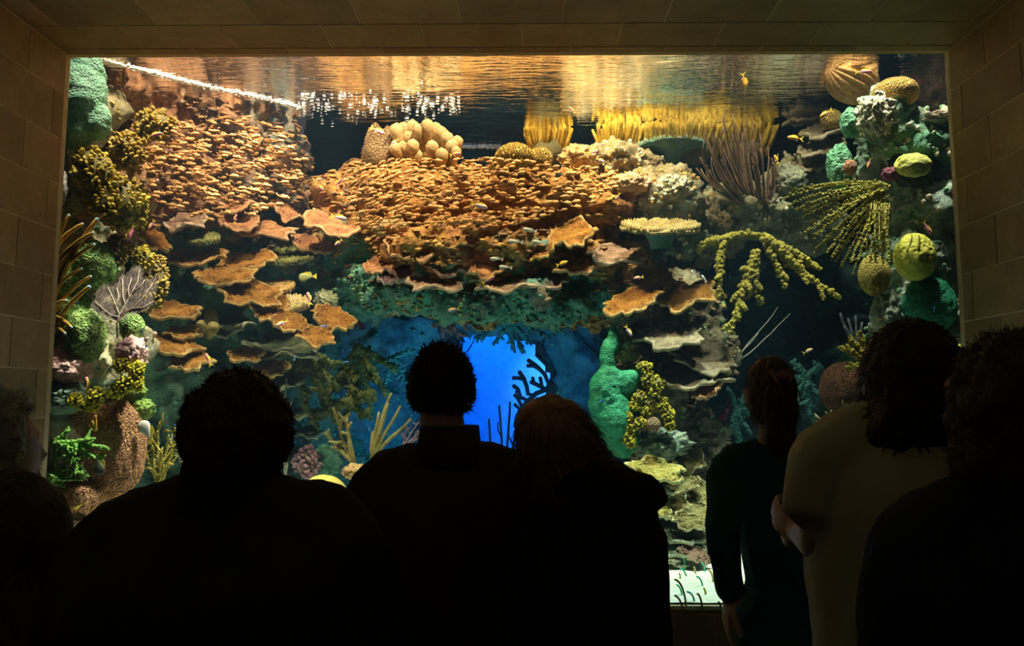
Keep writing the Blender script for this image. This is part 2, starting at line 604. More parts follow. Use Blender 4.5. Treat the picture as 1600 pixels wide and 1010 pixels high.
mass('reef_rock', 'brown reef slope rising to the waterline at the upper left', 'rock',
     [(215, 125, 5.66, 95, 90, .45), (315, 165, 5.90, 105, 100, .42), (412, 215, 6.10, 62, 110, .40), (250, 240, 5.80, 105, 90, .45),
      (340, 310, 6.1, 130, 75, .45), (430, 340, 6.35, 100, 80, .4), (210, 330, 5.6, 70, 70, .4)],
     [(.08, .045, .03), (.30, .15, .08), (.48, .28, .16), (.42, .32, .26)], voxel=.028, amp=.12, fine=.045,
     patches=[(445, 225, 6.0, .32, (.26, .34, .30)), (430, 330, 6.0, .3, (.10, .20, .24)), (330, 150, 5.3, .3, (.36, .16, .09))], crust=((CR['rust'],'flake',.6),(CR['gold'],'knob',.15),(CR['brown'],'flake',.7),(CR['pink'],'knob',.08)), ncrust=3600)
mass('reef_rock', 'dark green reef wall behind the stack of orange shelf corals', 'rock',
     [(300, 450, 6.25, 150, 120, .5), (400, 500, 6.6, 140, 120, .5), (280, 610, 6.3, 130, 120, .5), (420, 620, 6.8, 110, 130, .4),
      (330, 780, 6.3, 190, 120, .5), (485, 420, 6.7, 100, 80, .4), (520, 800, 6.9, 120, 110, .4)],
     [(.02, .05, .045), (.05, .14, .11), (.12, .22, .15), (.22, .20, .12)], voxel=.035, amp=.13, fine=.04,
     patches=[(350, 470, 5.9, .34, (.16, .36, .26)), (280, 590, 6.0, .40, (.20, .38, .28)), (400, 600, 6.3, .3, (.12, .26, .22)), (330, 460, 5.9, .2, (.06, .24, .2))], crust=((CR['teal'],'knob',.5),(CR['olive'],'flake',.3),(CR['green'],'knob',.3)), ncrust=2600)
mass('reef_rock', 'golden brown central ledge overhanging the blue cave', 'rock',
     [(680, 322, 6.1, 125, 58, .6), (555, 338, 6.4, 75, 62, .5), (800, 324, 6.0, 130, 48, .6), (905, 328, 6.0, 110, 54, .5),
      (620, 385, 6.2, 130, 60, .5), (760, 405, 5.95, 190, 60, .6), (905, 420, 6.05, 120, 60, .5), (590, 440, 6.4, 110, 45, .4),
      (700, 468, 6.0, 120, 30, .4), (860, 470, 6.0, 100, 38, .4), (945, 460, 6.0, 60, 40, .4)],
     [(.14, .06, .03), (.42, .18, .05), (.60, .31, .09), (.66, .42, .17)], voxel=.026, amp=.10, fine=.05,
     patches=[(520, 450, 6.0, .50, (.10, .36, .30)), (700, 480, 5.6, .45, (.10, .40, .34)), (860, 480, 5.6, .5, (.10, .42, .33)), (620, 470, 5.9, .4, (.10, .40, .34)),
              (640, 395, 5.7, .32, (.42, .16, .10)), (740, 400, 5.5, .22, (.34, .13, .09)), (780, 372, 5.4, .10, (.36, .34, .22)),
              (880, 400, 5.6, .25, (.32, .14, .10)), (610, 350, 5.8, .12, (.5, .32, .14))], crust=((CR['rust'],'flake',.6),(CR['gold'],'flake',.5),(CR['gold'],'knob',.2),(CR['brown'],'flake',.3)), ncrust=4200)
mass('reef_rock', 'pale pitted rock with round burrow holes right of the ledge', 'rock',
     [(1030, 320, 5.95, 80, 58, .4), (960, 262, 6.2, 85, 34, .4), (960, 340, 6.1, 60, 55, .4), (1090, 360, 6.2, 80, 60, .4), (1050, 390, 6.1, 80, 50, .35)],
     [(.14, .10, .05), (.34, .27, .15), (.56, .48, .31)], voxel=.022, amp=.06, fine=.045, pits=.09,
     patches=[(980, 290, 5.6, .2, (.75, .42, .30)), (900, 260, 5.9, .25, (.55, .38, .18)), (1050, 320, 5.6, .22, (.58, .60, .48)), (1060, 380, 5.7, .3, (.25, .32, .24))], crust=((CR['white'],'knob',.5),(CR['gold'],'knob',.3),(CR['olive'],'knob',.3)), ncrust=1600)
mass('reef_rock', 'pitted yellow-white rock below the brown rod gorgonian', 'rock',
     [(1180, 330, 6.1, 85, 45, .4), (1235, 300, 6.1, 55, 55, .35), (1250, 350, 6.2, 60, 50, .35), (1120, 340, 6.25, 50, 50, .3)],
     [(.14, .13, .07), (.46, .42, .26), (.66, .60, .42)], voxel=.022, amp=.05, fine=.045, pits=.09,
     patches=[(1230, 290, 5.8, .22, (.28, .34, .30)), (1130, 330, 5.8, .15, (.62, .50, .20))], crust=((CR['white'],'knob',.5),(CR['olive'],'knob',.5)), ncrust=1300)
mass('reef_rock', 'dark rock pillar right of the blue cave', 'rock',
     [(1040, 480, 6.0, 85, 60, .4), (1065, 560, 5.95, 75, 80, .4), (1010, 640, 5.75, 62, 90, .32), (1070, 700, 5.85, 70, 80, .35),
      (1060, 790, 5.8, 85, 80, .35), (990, 560, 5.85, 35, 50, .25)],
     [(.05, .04, .03), (.16, .13, .09), (.28, .24, .16), (.34, .36, .28)], voxel=.026, amp=.08, fine=.04, pits=.03,
     patches=[(990, 545, 5.5, .15, (.42, .36, .2)), (1040, 690, 5.4, .2, (.30, .38, .30)), (1010, 480, 5.6, .25, (.30, .16, .10))], crust=((CR['brown'],'flake',.5),(CR['olive'],'knob',.3),(CR['green'],'knob',.2)), ncrust=2000)
mass('reef_rock', 'pale green rock tower against the right edge of the window', 'rock',
     [(1425, 250, 5.0, 85, 72, .32), (1372, 200, 4.95, 36, 62, .25), (1480, 225, 5.15, 60, 40, .3), (1460, 330, 5.0, 75, 60, .35),
      (1430, 420, 5.05, 70, 80, .32), (1440, 510, 5.0, 80, 70, .32), (1440, 640, 5.05, 75, 90, .3), (1440, 800, 5.0, 80, 100, .35), (1440, 950, 5.0, 110, 70, .4)],
     [(.08, .09, .06), (.20, .28, .20), (.34, .42, .32), (.58, .52, .40)], voxel=.024, amp=.07, fine=.045, pits=.03,
     patches=[(1345, 175, 4.65, .20, (.66, .54, .40)), (1340, 240, 4.65, .14, (.62, .40, .28)), (1470, 185, 4.85, .15, (.60, .48, .34)), (1440, 220, 4.65, .28, (.16, .40, .24)),
              (1470, 290, 4.65, .2, (.34, .44, .36)), (1440, 290, 4.65, .12, (.42, .16, .22)), (1500, 460, 4.7, .25, (.34, .40, .30)), (1400, 500, 4.7, .2, (.40, .50, .42)),
              (1505, 560, 4.7, .15, (.5, .36, .34))], crust=((CR['green'],'knob',.5),(CR['white'],'knob',.4),(CR['olive'],'knob',.2)), ncrust=2600)
mass('reef_rock', 'brown pitted rock at the top right corner behind the brain coral', 'rock',
     [(1430, 120, 5.6, 90, 60, .35), (1350, 110, 5.9, 60, 40, .3), (1480, 170, 5.6, 60, 60, .3)],
     [(.10, .06, .05), (.24, .14, .10), (.42, .30, .22)], voxel=.026, amp=.07, fine=.05, pits=.07,
     patches=[(1405, 100, 5.3, .22, (.50, .14, .24)), (1470, 95, 5.3, .15, (.45, .14, .22))], crust=((CR['brown'],'knob',.5),(CR['pink'],'knob',.12),(CR['gold'],'knob',.1)), ncrust=900)
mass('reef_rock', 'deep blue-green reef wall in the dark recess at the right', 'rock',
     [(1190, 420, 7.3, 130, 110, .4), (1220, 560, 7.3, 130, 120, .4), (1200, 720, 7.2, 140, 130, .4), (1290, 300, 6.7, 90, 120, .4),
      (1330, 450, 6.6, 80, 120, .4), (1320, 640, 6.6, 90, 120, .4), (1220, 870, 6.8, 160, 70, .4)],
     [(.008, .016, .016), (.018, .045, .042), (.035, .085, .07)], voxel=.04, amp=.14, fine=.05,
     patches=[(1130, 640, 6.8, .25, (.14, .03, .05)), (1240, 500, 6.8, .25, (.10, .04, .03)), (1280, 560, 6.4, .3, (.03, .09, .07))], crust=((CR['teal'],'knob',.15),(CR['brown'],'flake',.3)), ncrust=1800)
mass('reef_rock', 'teal rock arch hanging around the blue cave mouth', 'rock',
     [(780, 490, 7.2, 170, 32, .35), (600, 520, 7.0, 90, 60, .4), (560, 640, 7.2, 90, 90, .35), (905, 560, 7.2, 45, 110, .35),
      (925, 690, 7.1, 55, 120, .35), (600, 760, 7.2, 130, 70, .4), (700, 800, 7.2, 160, 60, .4), (860, 800, 7.2, 120, 70, .4)],
     [(.03, .10, .14), (.06, .20, .26), (.10, .28, .32)], voxel=.04, amp=.12, fine=.05, crust=((CR['teal'],'knob',.6),(CR['green'],'knob',.2)), ncrust=1600)

mass('reef_rock', 'teal green mossy rock lip hanging under the ledge over the blue cave', 'rock',
     [(770, 478, 5.72, 120, 24, .22), (660, 466, 5.85, 90, 24, .25), (860, 482, 5.72, 80, 24, .22), (570, 450, 6.05, 70, 34, .25), (520, 420, 6.3, 50, 50, .25), (930, 470, 5.8, 40, 20, .2), (720, 452, 5.66, 60, 12, .14), (830, 460, 5.6, 50, 14, .14)],
     [(.05, .13, .11), (.10, .27, .22), (.18, .38, .31), (.24, .30, .26)], voxel=.022, amp=.075, fr=3.2, fine=.05, scale=7,
     patches=[(740, 460, 5.5, .2, (.24, .20, .18)), (850, 462, 5.4, .16, (.26, .20, .16))], crust=((CR['teal'],'knob',.7),(CR['green'],'knob',.4),(CR['brown'],'flake',.15)), ncrust=2200)

# rear reef wall: world-space relief with the cave mouth cut through it
vs, fs = [], []
nx, nz = 150, 72
hole = P(768, 620, 7.75)
for j in range(nz + 1):
    for i in range(nx + 1):
        x, z = -3.6 + 7.2 * i / nx, .2 + 3.9 * j / nz
        p = Vector((x, 0, z))
        y = 7.75 + .28 * fbm(p * 1.7, 5) + .07 * fbm(p * 7, 4)
        vs.append((x, y, z))
for j in range(nz):
    for i in range(nx):
        a = j * (nx + 1) + i
        q = (a, a + 1, a + nx + 2, a + nx + 1)
        c = sum((Vector(vs[k]) for k in q), Vector()) / 4
        d = Vector(((c.x - hole.x) / .60, (c.z - hole.z) / .70))
        if d.length < 1 + .16 * NV(c * 4):
            continue
        fs.append(q)
rw = obj('wall_back', MD().add(vs, fs), mat('rear_rock', [(.03, .06, .08), (.07, .12, .14), (.13, .17, .17)], scale=4, bump=.6, bscale=25))
so = rw.modifiers.new('thick', 'SOLIDIFY'); so.thickness = .12; so.offset = 1
tag(rw, kind='structure')

# white sand bed, gently rippled
vs, fs = [], []
nx, ny = 120, 90
for j in range(ny + 1):
    for i in range(nx + 1):
        x, y = -3.58 + 7.16 * i / nx, GLASS_Y + .1 + 4.9 * j / ny
        p = Vector((x, y, 0))
        z = SILL_Z + .01 + .03 * fbm(p * 2.2, 3) * min(1, (y - GLASS_Y) * 1.5) + .004 * NV(p * 22)
        vs.append((x, y, z))
for j in range(ny):
    for i in range(nx):
        a = j * (nx + 1) + i
        fs.append((a, a + 1, a + nx + 2, a + nx + 1))
sand = obj('sand', MD().add(vs, fs), mat('sand', [(.60, .60, .50), (.74, .74, .64), (.82, .82, .74)], scale=14, bump=.25, bscale=160, rough=.95))
tag(sand, 'pale rippled sand bed on the tank bottom', 'sand', kind='stuff')
# ------------------------------------------------------------------ coral builders
def rotm(tilt=0, roll=0, yaw=0):
    return Matrix.Rotation(R(roll), 4, 'Y') @ Matrix.Rotation(R(yaw), 4, 'Z') @ Matrix.Rotation(R(tilt), 4, 'X')


def plate_md(rx, ry, th=.012, cup=.10, wave=.12, lobes=5, seed=0, nr=14, na=72, ridge=.012, ragged=.20):
    """a thin wavy shelf: two skins and a rounded rim; grows out of the rock at +Y"""
    rnd = random.Random(seed)
    ph = [rnd.uniform(0, 6.28) for _ in range(4)]
    md = MD()
    def surf(r, a, side):
        edge = 1 + ragged * (.5 * math.sin(lobes * a + ph[0]) + .35 * math.sin((lobes * 2 + 1) * a + ph[1])) + .10 * NV(Vector((math.cos(a) * 5, math.sin(a) * 5, seed)))
        edge += .16 * NV(Vector((math.cos(a) * 2.2, math.sin(a) * 2.2, seed * 3.3)))
        x, y = math.cos(a) * rx * r * edge, math.sin(a) * ry * r * edge
        s = min(rx, ry)
        z = cup * s * r * r * 1.5 + wave * s * r * r * math.sin(lobes * .8 * a + ph[2]) + .10 * s * r * NV(Vector((x / s * 1.6, y / s * 1.6, seed * 1.7)))
        z += ridge * r * math.sin(30 * r + 3 * NV(Vector((x * 9, y * 9, seed)))) + ridge * r * NV(Vector((x * 40, y * 40, seed)))
        return Vector((x, y, z + side * th * (.5 + .9 * (1 - r))))
    vs, rim = [], []
    for side in (1, -1):
        vs.append(surf(0.0, 0, side)); rim.append(0)
        for i in range(1, nr + 1):
            r = i / nr
            for j in range(na):
                p = surf(r, 2 * math.pi * j / na, side)
                vs.append(p); rim.append(r)
    fs = []
    k = 1 + nr * na
    for s, b in ((0, 0), (1, k)):
        for j in range(na):
            j2 = (j + 1) % na
            t = (b, b + 1 + j, b + 1 + j2)
            fs.append(t if s == 0 else t[::-1])
            for i in range(nr - 1):
                q = (b + 1 + i * na + j, b + 1 + (i + 1) * na + j, b + 1 + (i + 1) * na + j2, b + 1 + i * na + j2)
                fs.append(q if s == 0 else q[::-1])
    o = 1 + (nr - 1) * na
    for j in range(na):
        j2 = (j + 1) % na
        fs.append((o + j, k + o + j, k + o + j2, o + j2))
    return md.add(vs, fs, rim)


PM = {
    'orange': mat('orange_shelf', [(.14, .05, .012), (.46, .19, .03), (.66, .32, .06)], scale=14, bump=1.0, bscale=55, bdist=.035, rim=(.80, .52, .20)),
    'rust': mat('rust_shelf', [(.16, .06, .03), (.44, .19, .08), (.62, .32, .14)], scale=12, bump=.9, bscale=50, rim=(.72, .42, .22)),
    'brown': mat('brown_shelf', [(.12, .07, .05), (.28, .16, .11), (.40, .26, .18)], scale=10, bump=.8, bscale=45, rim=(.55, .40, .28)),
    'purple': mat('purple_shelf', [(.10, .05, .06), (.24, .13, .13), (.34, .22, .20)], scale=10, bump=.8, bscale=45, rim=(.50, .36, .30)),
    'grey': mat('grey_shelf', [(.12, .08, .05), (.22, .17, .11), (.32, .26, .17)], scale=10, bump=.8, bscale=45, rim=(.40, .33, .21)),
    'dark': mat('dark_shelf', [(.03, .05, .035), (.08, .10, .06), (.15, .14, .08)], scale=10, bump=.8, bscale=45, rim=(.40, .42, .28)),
    'yellow': mat('yellow_shelf', [(.22, .18, .04), (.48, .40, .10), (.62, .55, .18)], scale=12, bump=1.0, bscale=50, rim=(.75, .68, .34)),
    'olive': mat('olive_shelf', [(.12, .10, .04), (.28, .23, .08), (.40, .33, .13)], scale=12, bump=.9, bscale=50, rim=(.62, .56, .30)),
}
_seed = [100]


def plate(px, py, w, h, Y, label, m='orange', tilt=38, roll=0, cup=.1, wave=.13, lobes=5, depth=None, cat='coral', th=.012):
    _seed[0] += 1
    rx = M_(w, Y) / 2
    elev = math.degrees(math.atan2(632 - py, FPX))
    ry = depth or min(rx * 1.1, max(rx * .5, M_(h, Y) / 2 / max(.25, math.sin(R(tilt - elev)))))
    md = plate_md(rx, ry, cup=cup, wave=wave, lobes=lobes, seed=_seed[0], th=th).xf(rotm(tilt, roll))
    return tag(obj('plate_coral', md, PM[m], loc=P(px, py, Y), rim=True), label, cat)


LS = [  # left stack
    (290, 350, 74, 34, 5.55, 'grey-brown shelf coral with a bright frilled front edge under the fish shoal', 'brown', 30, -4),
    (237, 374, 66, 18, 5.35, 'narrow orange shelf coral slanting down right beside the dark gap', 'orange', 40, 36),
    (307, 404, 92, 26, 5.6, 'long orange shelf coral, topmost of the bright left stack', 'orange', 40, -5),
    (385, 412, 92, 30, 5.7, 'orange shelf coral joined behind the topmost long shelf of the left stack', 'orange', 40, -8),
    (352, 434, 98, 26, 5.5, 'wide orange shelf coral, second tier of the left stack', 'orange', 42, 2),
    (392, 460, 104, 40, 5.5, 'broad orange shelf coral with drooping front, third tier of the left stack', 'orange', 46, 12),
    (424, 482, 56, 44, 5.5, 'steep orange shelf coral leading down to the pink fish', 'orange', 52, 34),
    (452, 504, 58, 30, 5.45, 'orange shelf coral right under a yellow-tailed pink fish', 'orange', 46, 24),
    (493, 526, 62, 30, 5.45, 'lowest golden shelf coral at the right end of the left stack', 'orange', 46, 18),
    (520, 498, 70, 30, 5.6, 'golden shelf coral pointing right towards the cave', 'orange', 44, 24),
    (270, 488, 84, 24, 5.4, 'orange shelf coral beside the grey sea fan', 'orange', 42, 6),
    (286, 521, 60, 18, 5.4, 'small orange shelf coral below the brown tube sponge', 'orange', 40, 4),
    (266, 540, 92, 24, 5.35, 'long orange shelf coral right of the pink crusted rock', 'orange', 40, 10),
    (298, 567, 68, 26, 5.35, 'orange shelf coral with a pink fish at its right tip', 'orange', 44, -4),
    (384, 556, 60, 22, 5.55, 'small bright orange shelf coral above the head of the bushy-haired visitor', 'orange', 42, 2),
    (424, 577, 54, 26, 5.6, 'tan shelf coral right above the bushy-haired visitor', 'orange', 42, 4),
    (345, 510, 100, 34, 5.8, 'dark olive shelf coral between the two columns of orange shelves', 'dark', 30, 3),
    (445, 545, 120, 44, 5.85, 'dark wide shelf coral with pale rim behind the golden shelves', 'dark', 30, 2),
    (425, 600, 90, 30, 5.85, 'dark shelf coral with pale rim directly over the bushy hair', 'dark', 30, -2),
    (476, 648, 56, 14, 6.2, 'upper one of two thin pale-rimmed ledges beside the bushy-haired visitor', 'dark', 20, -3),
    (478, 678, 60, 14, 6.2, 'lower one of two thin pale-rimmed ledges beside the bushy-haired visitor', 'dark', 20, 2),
    (520, 352, 92, 34, 5.8, 'brown shelf coral behind a yellow-tailed fish left of the ledge', 'rust', 34, 18),
    (450, 328, 60, 24, 6.0, 'brown shelf coral slanting down right beneath the left shoal', 'rust', 34, 38),
    (415, 362, 96, 20, 5.8, 'long rusty shelf coral under the left shoal', 'rust', 34, 6),
    (486, 384, 70, 20, 5.9, 'brown shelf coral slanting right above the dark table coral', 'rust', 34, 22),
    (375, 350, 60, 24, 5.7, 'rust shelf coral with a pink fish over it', 'rust', 36, 10),
    (365, 318, 90, 24, 5.8, 'dull brown shelf coral low in the left shoal', 'rust', 30, 6),
]
CS = [  # the ledge
    (645, 392, 84, 34, 5.5, 'rust brown shelf coral in the middle of the ledge front', 'rust', 40, 4),
    (594, 416, 52, 28, 5.6, 'small rust shelf coral at the left end of the ledge front', 'rust', 44, -6),
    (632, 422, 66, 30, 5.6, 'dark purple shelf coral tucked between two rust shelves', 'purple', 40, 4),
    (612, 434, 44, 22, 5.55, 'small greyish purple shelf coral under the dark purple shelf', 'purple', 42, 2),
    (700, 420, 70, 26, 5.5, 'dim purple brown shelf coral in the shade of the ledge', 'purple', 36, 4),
    (760, 422, 56, 28, 5.4, 'rust shelf coral with two pale fish above it', 'rust', 44, -4),
    (714, 376, 66, 24, 5.45, 'orange lit shelf coral at the brow of the ledge', 'orange', 36, 6),
    (895, 368, 72, 40, 5.45, 'orange knobby shelf coral at the right part of the ledge brow', 'orange', 40, -14),
    (842, 392, 52, 30, 5.45, 'glowing orange shelf coral near the middle of the ledge brow', 'orange', 44, -24),
    (962, 402, 92, 26, 5.5, 'long brown shelf coral below the pitted rock', 'brown', 34, 2),
    (900, 418, 80, 24, 5.5, 'reddish brown shelf coral low on the right half of the ledge', 'rust', 36, -6),
    (850, 440, 76, 24, 5.5, 'dark reddish shelf coral just over the green underside of the ledge', 'purple', 36, 4),
    (680, 446, 90, 18, 5.45, 'thin pale-rimmed shelf coral lining the bottom of the ledge', 'brown', 26, 3),
    (790, 448, 90, 18, 5.4, 'frilled pale-rimmed shelf coral over the green underside', 'brown', 26, -3),
    (988, 474, 88, 32, 5.35, 'big rust orange shelf coral on the pillar, left wing', 'orange', 38, -20),
    (1068, 464, 104, 40, 5.4, 'big rust orange shelf coral on the pillar, right wing', 'orange', 44, -14),
    (1020, 440, 70, 40, 5.5, 'steep purple brown coral sheet above the two big orange wings', 'rust', 60, 0),
    (1046, 528, 104, 40, 5.35, 'grey tan shelf coral, highest on the pillar under the orange wings', 'grey', 42, -4),
    (1096, 558, 104, 60, 5.45, 'broad grey shelf coral at the right of the pillar', 'grey', 46, 8),
    (1078, 588, 128, 40, 5.4, 'wide grey shelf coral beneath the broad grey one', 'grey', 40, -3),
    (1104, 608, 50, 26, 5.35, 'small rusty shelf coral slanting up right on the pillar', 'rust', 50, -26),
    (1060, 620, 70, 40, 5.6, 'dim grey-brown coral sheet in the shade right of the yellow polyps', 'brown', 60, -8),
    (1026, 736, 88, 34, 5.2, 'ridged yellow shelf coral beside the shoulder of the bob-haired visitor', 'yellow', 52, 8),
    (1077, 720, 48, 38, 5.45, 'round olive shelf coral right of the ridged yellow shelf', 'olive', 55, -4),
    (1070, 758, 50, 22, 5.35, 'small olive shelf coral under the round one', 'olive', 48, -14),
    (1042, 766, 66, 30, 5.35, 'dark olive shelf coral left in the lower stack', 'dark', 40, 6),
    (1094, 772, 44, 40, 5.4, 'olive shelf coral at the right edge of the lower stack', 'olive', 52, -10),
    (1046, 790, 62, 34, 5.25, 'olive shelf coral with pale rim in the middle of the lower stack', 'olive', 46, -6),
    (1030, 800, 36, 16, 5.1, 'small bright yellow shelf coral at the elbow of the bob-haired visitor', 'yellow', 52, -4),
    (1086, 800, 60, 30, 5.3, 'olive shelf coral at the right in the middle of the lower stack', 'olive', 46, 6),
    (1076, 816, 56, 26, 5.15, 'tan pointed shelf coral hanging forward in the lower stack', 'olive', 48, 12),
    (1062, 832, 104, 30, 5.2, 'widest olive shelf coral near the foot of the lower stack', 'dark', 40, 2),
    (1052, 856, 90, 28, 5.15, 'lowest dark shelf coral just over the sand', 'dark', 40, 4),
    (1084, 866, 50, 22, 5.1, 'brown shelf coral dipping to the sand', 'brown', 46, 18),
    (1286, 208, 66, 22, 5.7, 'tan shelf coral, uppermost of three beside the right rock tower', 'grey', 30, -16),
    (1284, 234, 72, 24, 5.7, 'tan shelf coral, middle one of three beside the right rock tower', 'grey', 30, -20),
    (1272, 260, 64, 20, 5.8, 'tan shelf coral, lowest of three beside the right rock tower', 'grey', 30, -10),
    (1262, 190, 70, 12, 6.0, 'thin pale shelf coral at the waterline beside the round orange coral', 'grey', 16, -8),
    (1240, 176, 70, 20, 6.3, 'dim brown shelf coral under the waterline left of the basket sponge', 'purple', 24, -8),
]
for a in LS + CS:
    px, py, ww, hh, Y, lab, m, tl, rl = a
    plate(px, py, ww, hh, Y, lab, m, tl, rl, wave=.05 if px > 1200 else .13)


def dome(name, px, py, w, h, Y, label, m, amp=.06, fr=1.6, dz=None, cat='coral', sub=5, rot=None, fine=0.0):
    _seed[0] += 1
    rx, rz = M_(w, Y) / 2, M_(h, Y) / 2
    md = blob((0, 0, 0), (rx, dz or (rx + rz) / 2 * .9, rz), sub, amp, fr, rot=rot, seed=_seed[0])
    if fine:
        md.v = [p * (1 + fine * abs(NV(p * 60)) ) for p in md.v]
    if name in ('boulder_coral', 'leather_coral', 'rubble'):
        sc = 1.6 / max(rx, rz)
        md.v = [p * (1 + .14 * fbm(p * sc * 3 + Vector((_seed[0], 0, 0)), 4) + .05 * abs(NV(p * sc * 14))) for p in md.v]
    return tag(obj(name, md, m, loc=P(px, py, Y)), label, cat)


def lobes_coral(px, py, w, h, Y, label, m, base_m, n=60, lobe=.02, name='cauliflower_coral', seed=0, dz=None, rot=None, stretch=1.3, part='lobe_cluster'):
    rnd = random.Random(seed or int(px * 7 + py))
    rx, rz = M_(w, Y) / 2, M_(h, Y) / 2
    ry = dz or min(rx, rz) * .8
    t = empty(name, P(px, py, Y), label, 'coral')
    m4 = rotm(0, rot or 0)
    b = blob((0, 0, 0), (rx * .88, ry * .88, rz * .88), 3, .1, 2, seed=n).xf(m4)
    obj('coral_base', b, base_m, t)
    md = MD()
    ga = math.pi * (3 - 5 ** .5)
    for i in range(n):
        z = 1 - 2 * (i + .5) / n
        a = i * ga + rnd.uniform(-.25, .25)
        rr = math.sqrt(max(0, 1 - z * z))
        d = Vector((math.cos(a) * rr, math.sin(a) * rr, z))
        if d.y > .45:
            continue
        c = Vector((d.x * rx * .92, d.y * ry * .92, d.z * rz * .92)) * (rnd.uniform(.92, 1.06) + .38 * NV(d * 2.1 + Vector((px, py, 0))))
        s = lobe * rnd.uniform(.75, 1.25)
        q = d.to_track_quat('Z', 'Y').to_matrix().to_4x4() @ Matrix.Rotation(rnd.uniform(0, 6.28), 4, 'Z')
        l = blob((0, 0, s * .4), (s * 1.25, s * .62, s * stretch), 2, .22, 2.2, seed=i)
        l.xf(Matrix.Translation(c) @ q)
        md.join(l)
    md.xf(m4)
    tag(obj(part, md, m, t), kind='stuff')
    return t


def curve_pts(p0, d0, length, bend, n=8, jit=0.0, rnd=random):
    p, d = Vector(p0), Vector(d0).normalized()
    out = [p.copy()]
    for i in range(n - 1):
        d = (d + Vector(bend) / n + Vector((rnd.uniform(-jit, jit), rnd.uniform(-jit, jit), rnd.uniform(-jit, jit)))).normalized()
        p = p + d * (length / (n - 1))
        out.append(p.copy())
    return out


def knobby(pts, r0, r1, rnd, knob=.5, every=1, md=None, n=7, kc=4):
    """tube studded with little polyp knobs"""
    k = len(pts)
    rad = [r0 + (r1 - r0) * i / (k - 1) for i in range(k)]
    md = tube(pts, rad, n, md=md)
    v, f = ico(1)
    for i in range(0, k, every):
        for _ in range(kc):
            d = Vector((rnd.gauss(0, 1), rnd.gauss(0, 1), rnd.gauss(0, 1))).normalized()
            j = min(i, k - 2)
            c = pts[j].lerp(pts[j + 1], rnd.random()) + d * rad[i] * .9
            s = rad[i] * knob * rnd.uniform(.6, 1.4)
            md.add([c + p * s for p in v], f)
    return md


def soft_branch(name, label, px, py, Y, dirs, m, r=.022, gen=2, seed=1, cat='coral', knob=.62, sub_len=.55, jit=.12, group=None, bend=(0, 0, -.5), kc=9):
    """a soft coral: each main branch with its twigs is one part. dirs: (dx_px, dy_px, dY, length_px)"""
    rnd = random.Random(seed)
    t = empty(name, P(px, py, Y), label, cat, group)
    for (dx, dy, dY) in dirs:
        e = P(px + dx, py + dy, Y + dY) - P(px, py, Y)
        L = e.length
        pts = curve_pts((0, 0, 0), e, L, bend, 9, jit, rnd)
        # land the tip on its target
        off = e - pts[-1]
        pts = [p + off * (i / 8) for i, p in enumerate(pts)]
        md = knobby(pts, r, r * .55, rnd, knob, kc=kc)
        if gen > 1:
            for i in range(2, 8):
                if rnd.random() < .8:
                    d = (pts[i] - pts[i - 1]).normalized()
                    s = Vector((rnd.gauss(0, 1), rnd.gauss(0, .6), rnd.gauss(0, 1)))
                    d2 = (d * .8 + s.normalized() * .9).normalized()
                    sp = curve_pts(pts[i], d2, L * sub_len * rnd.uniform(.4, .8), bend, 6, jit, rnd)
                    knobby(sp, r * .7, r * .4, rnd, knob, md=md, n=6, kc=kc)
        obj('branch', md, m, t)
    return t


# ---- colours of the corals
caul_y = mat('yellow_cauliflower', [(.18, .12, .01), (.36, .27, .02), (.54, .43, .04)], scale=18, bump=.3, bscale=90, rough=.6)
caul_o = mat('olive_cauliflower', [(.12, .07, .01), (.28, .18, .02), (.42, .28, .04)], scale=18, bump=.3, bscale=90, rough=.6)
base_o = mat('olive_base', [(.08, .07, .03), (.16, .13, .05)], scale=10, bump=.4)
gr_sponge = mat('pale_green_sponge', [(.10, .25, .16), (.16, .34, .23), (.24, .42, .30)], scale=5, bump=.5, bscale=70, pat='pits')
gr_knob = mat('green_knob_coral', [(.08, .16, .04), (.20, .36, .09), (.38, .52, .18)], scale=16, bump=1.0, bscale=70, pat='pits', bdist=.03)
em_sponge = mat('emerald_sponge', [(.01, .15, .07), (.02, .26, .13), (.05, .36, .20)], scale=6, bump=.5, bscale=90, pat='pits', rough=.6)
br_brain = mat('brown_brain', [(.22, .08, .03), (.42, .19, .08), (.62, .36, .22)], scale=5, bump=1.0, bscale=52, pat='cells', patcol=(.72, .36, .19), patmix=.8)
gold_brain = mat('golden_brain', [(.42, .24, .04), (.62, .38, .07), (.74, .50, .14)], scale=6, bump=1.0, bscale=62, pat='brain', patcol=(.30, .16, .03), patmix=.6)
gold_brain2 = mat('golden_maze', [(.42, .22, .03), (.58, .32, .05), (.70, .42, .08)], scale=6, bump=1.0, bscale=58, pat='cells', patcol=(.80, .54, .16), patmix=.8)
yel_sponge = mat('yellow_sponge', [(.34, .34, .04), (.52, .50, .06), (.66, .62, .12)], scale=6, bump=.35, bscale=40, pat='pits')
yel_pale = mat('pale_yellow_cup', [(.46, .48, .08), (.60, .60, .14), (.68, .66, .22)], scale=8, bump=.3, bscale=50)
cream = mat('cream_coral', [(.34, .20, .08), (.52, .34, .15), (.64, .46, .24)], scale=8, bump=.6, bscale=60)
brown_sp = mat('brown_sponge', [(.20, .11, .05), (.36, .21, .10), (.48, .30, .16)], scale=8, bump=1.0, bscale=50, pat='cells')
gold_fin = mat('golden_finger', [(.30, .18, .02), (.62, .40, .04), (.86, .64, .14)], scale=10, bump=.4, bscale=60)
ant_m = mat('antler_orange', [(.38, .20, .03), (.54, .30, .05), (.62, .40, .08)], scale=7, bump=.5, bscale=70, rim=(.30, .46, .58))
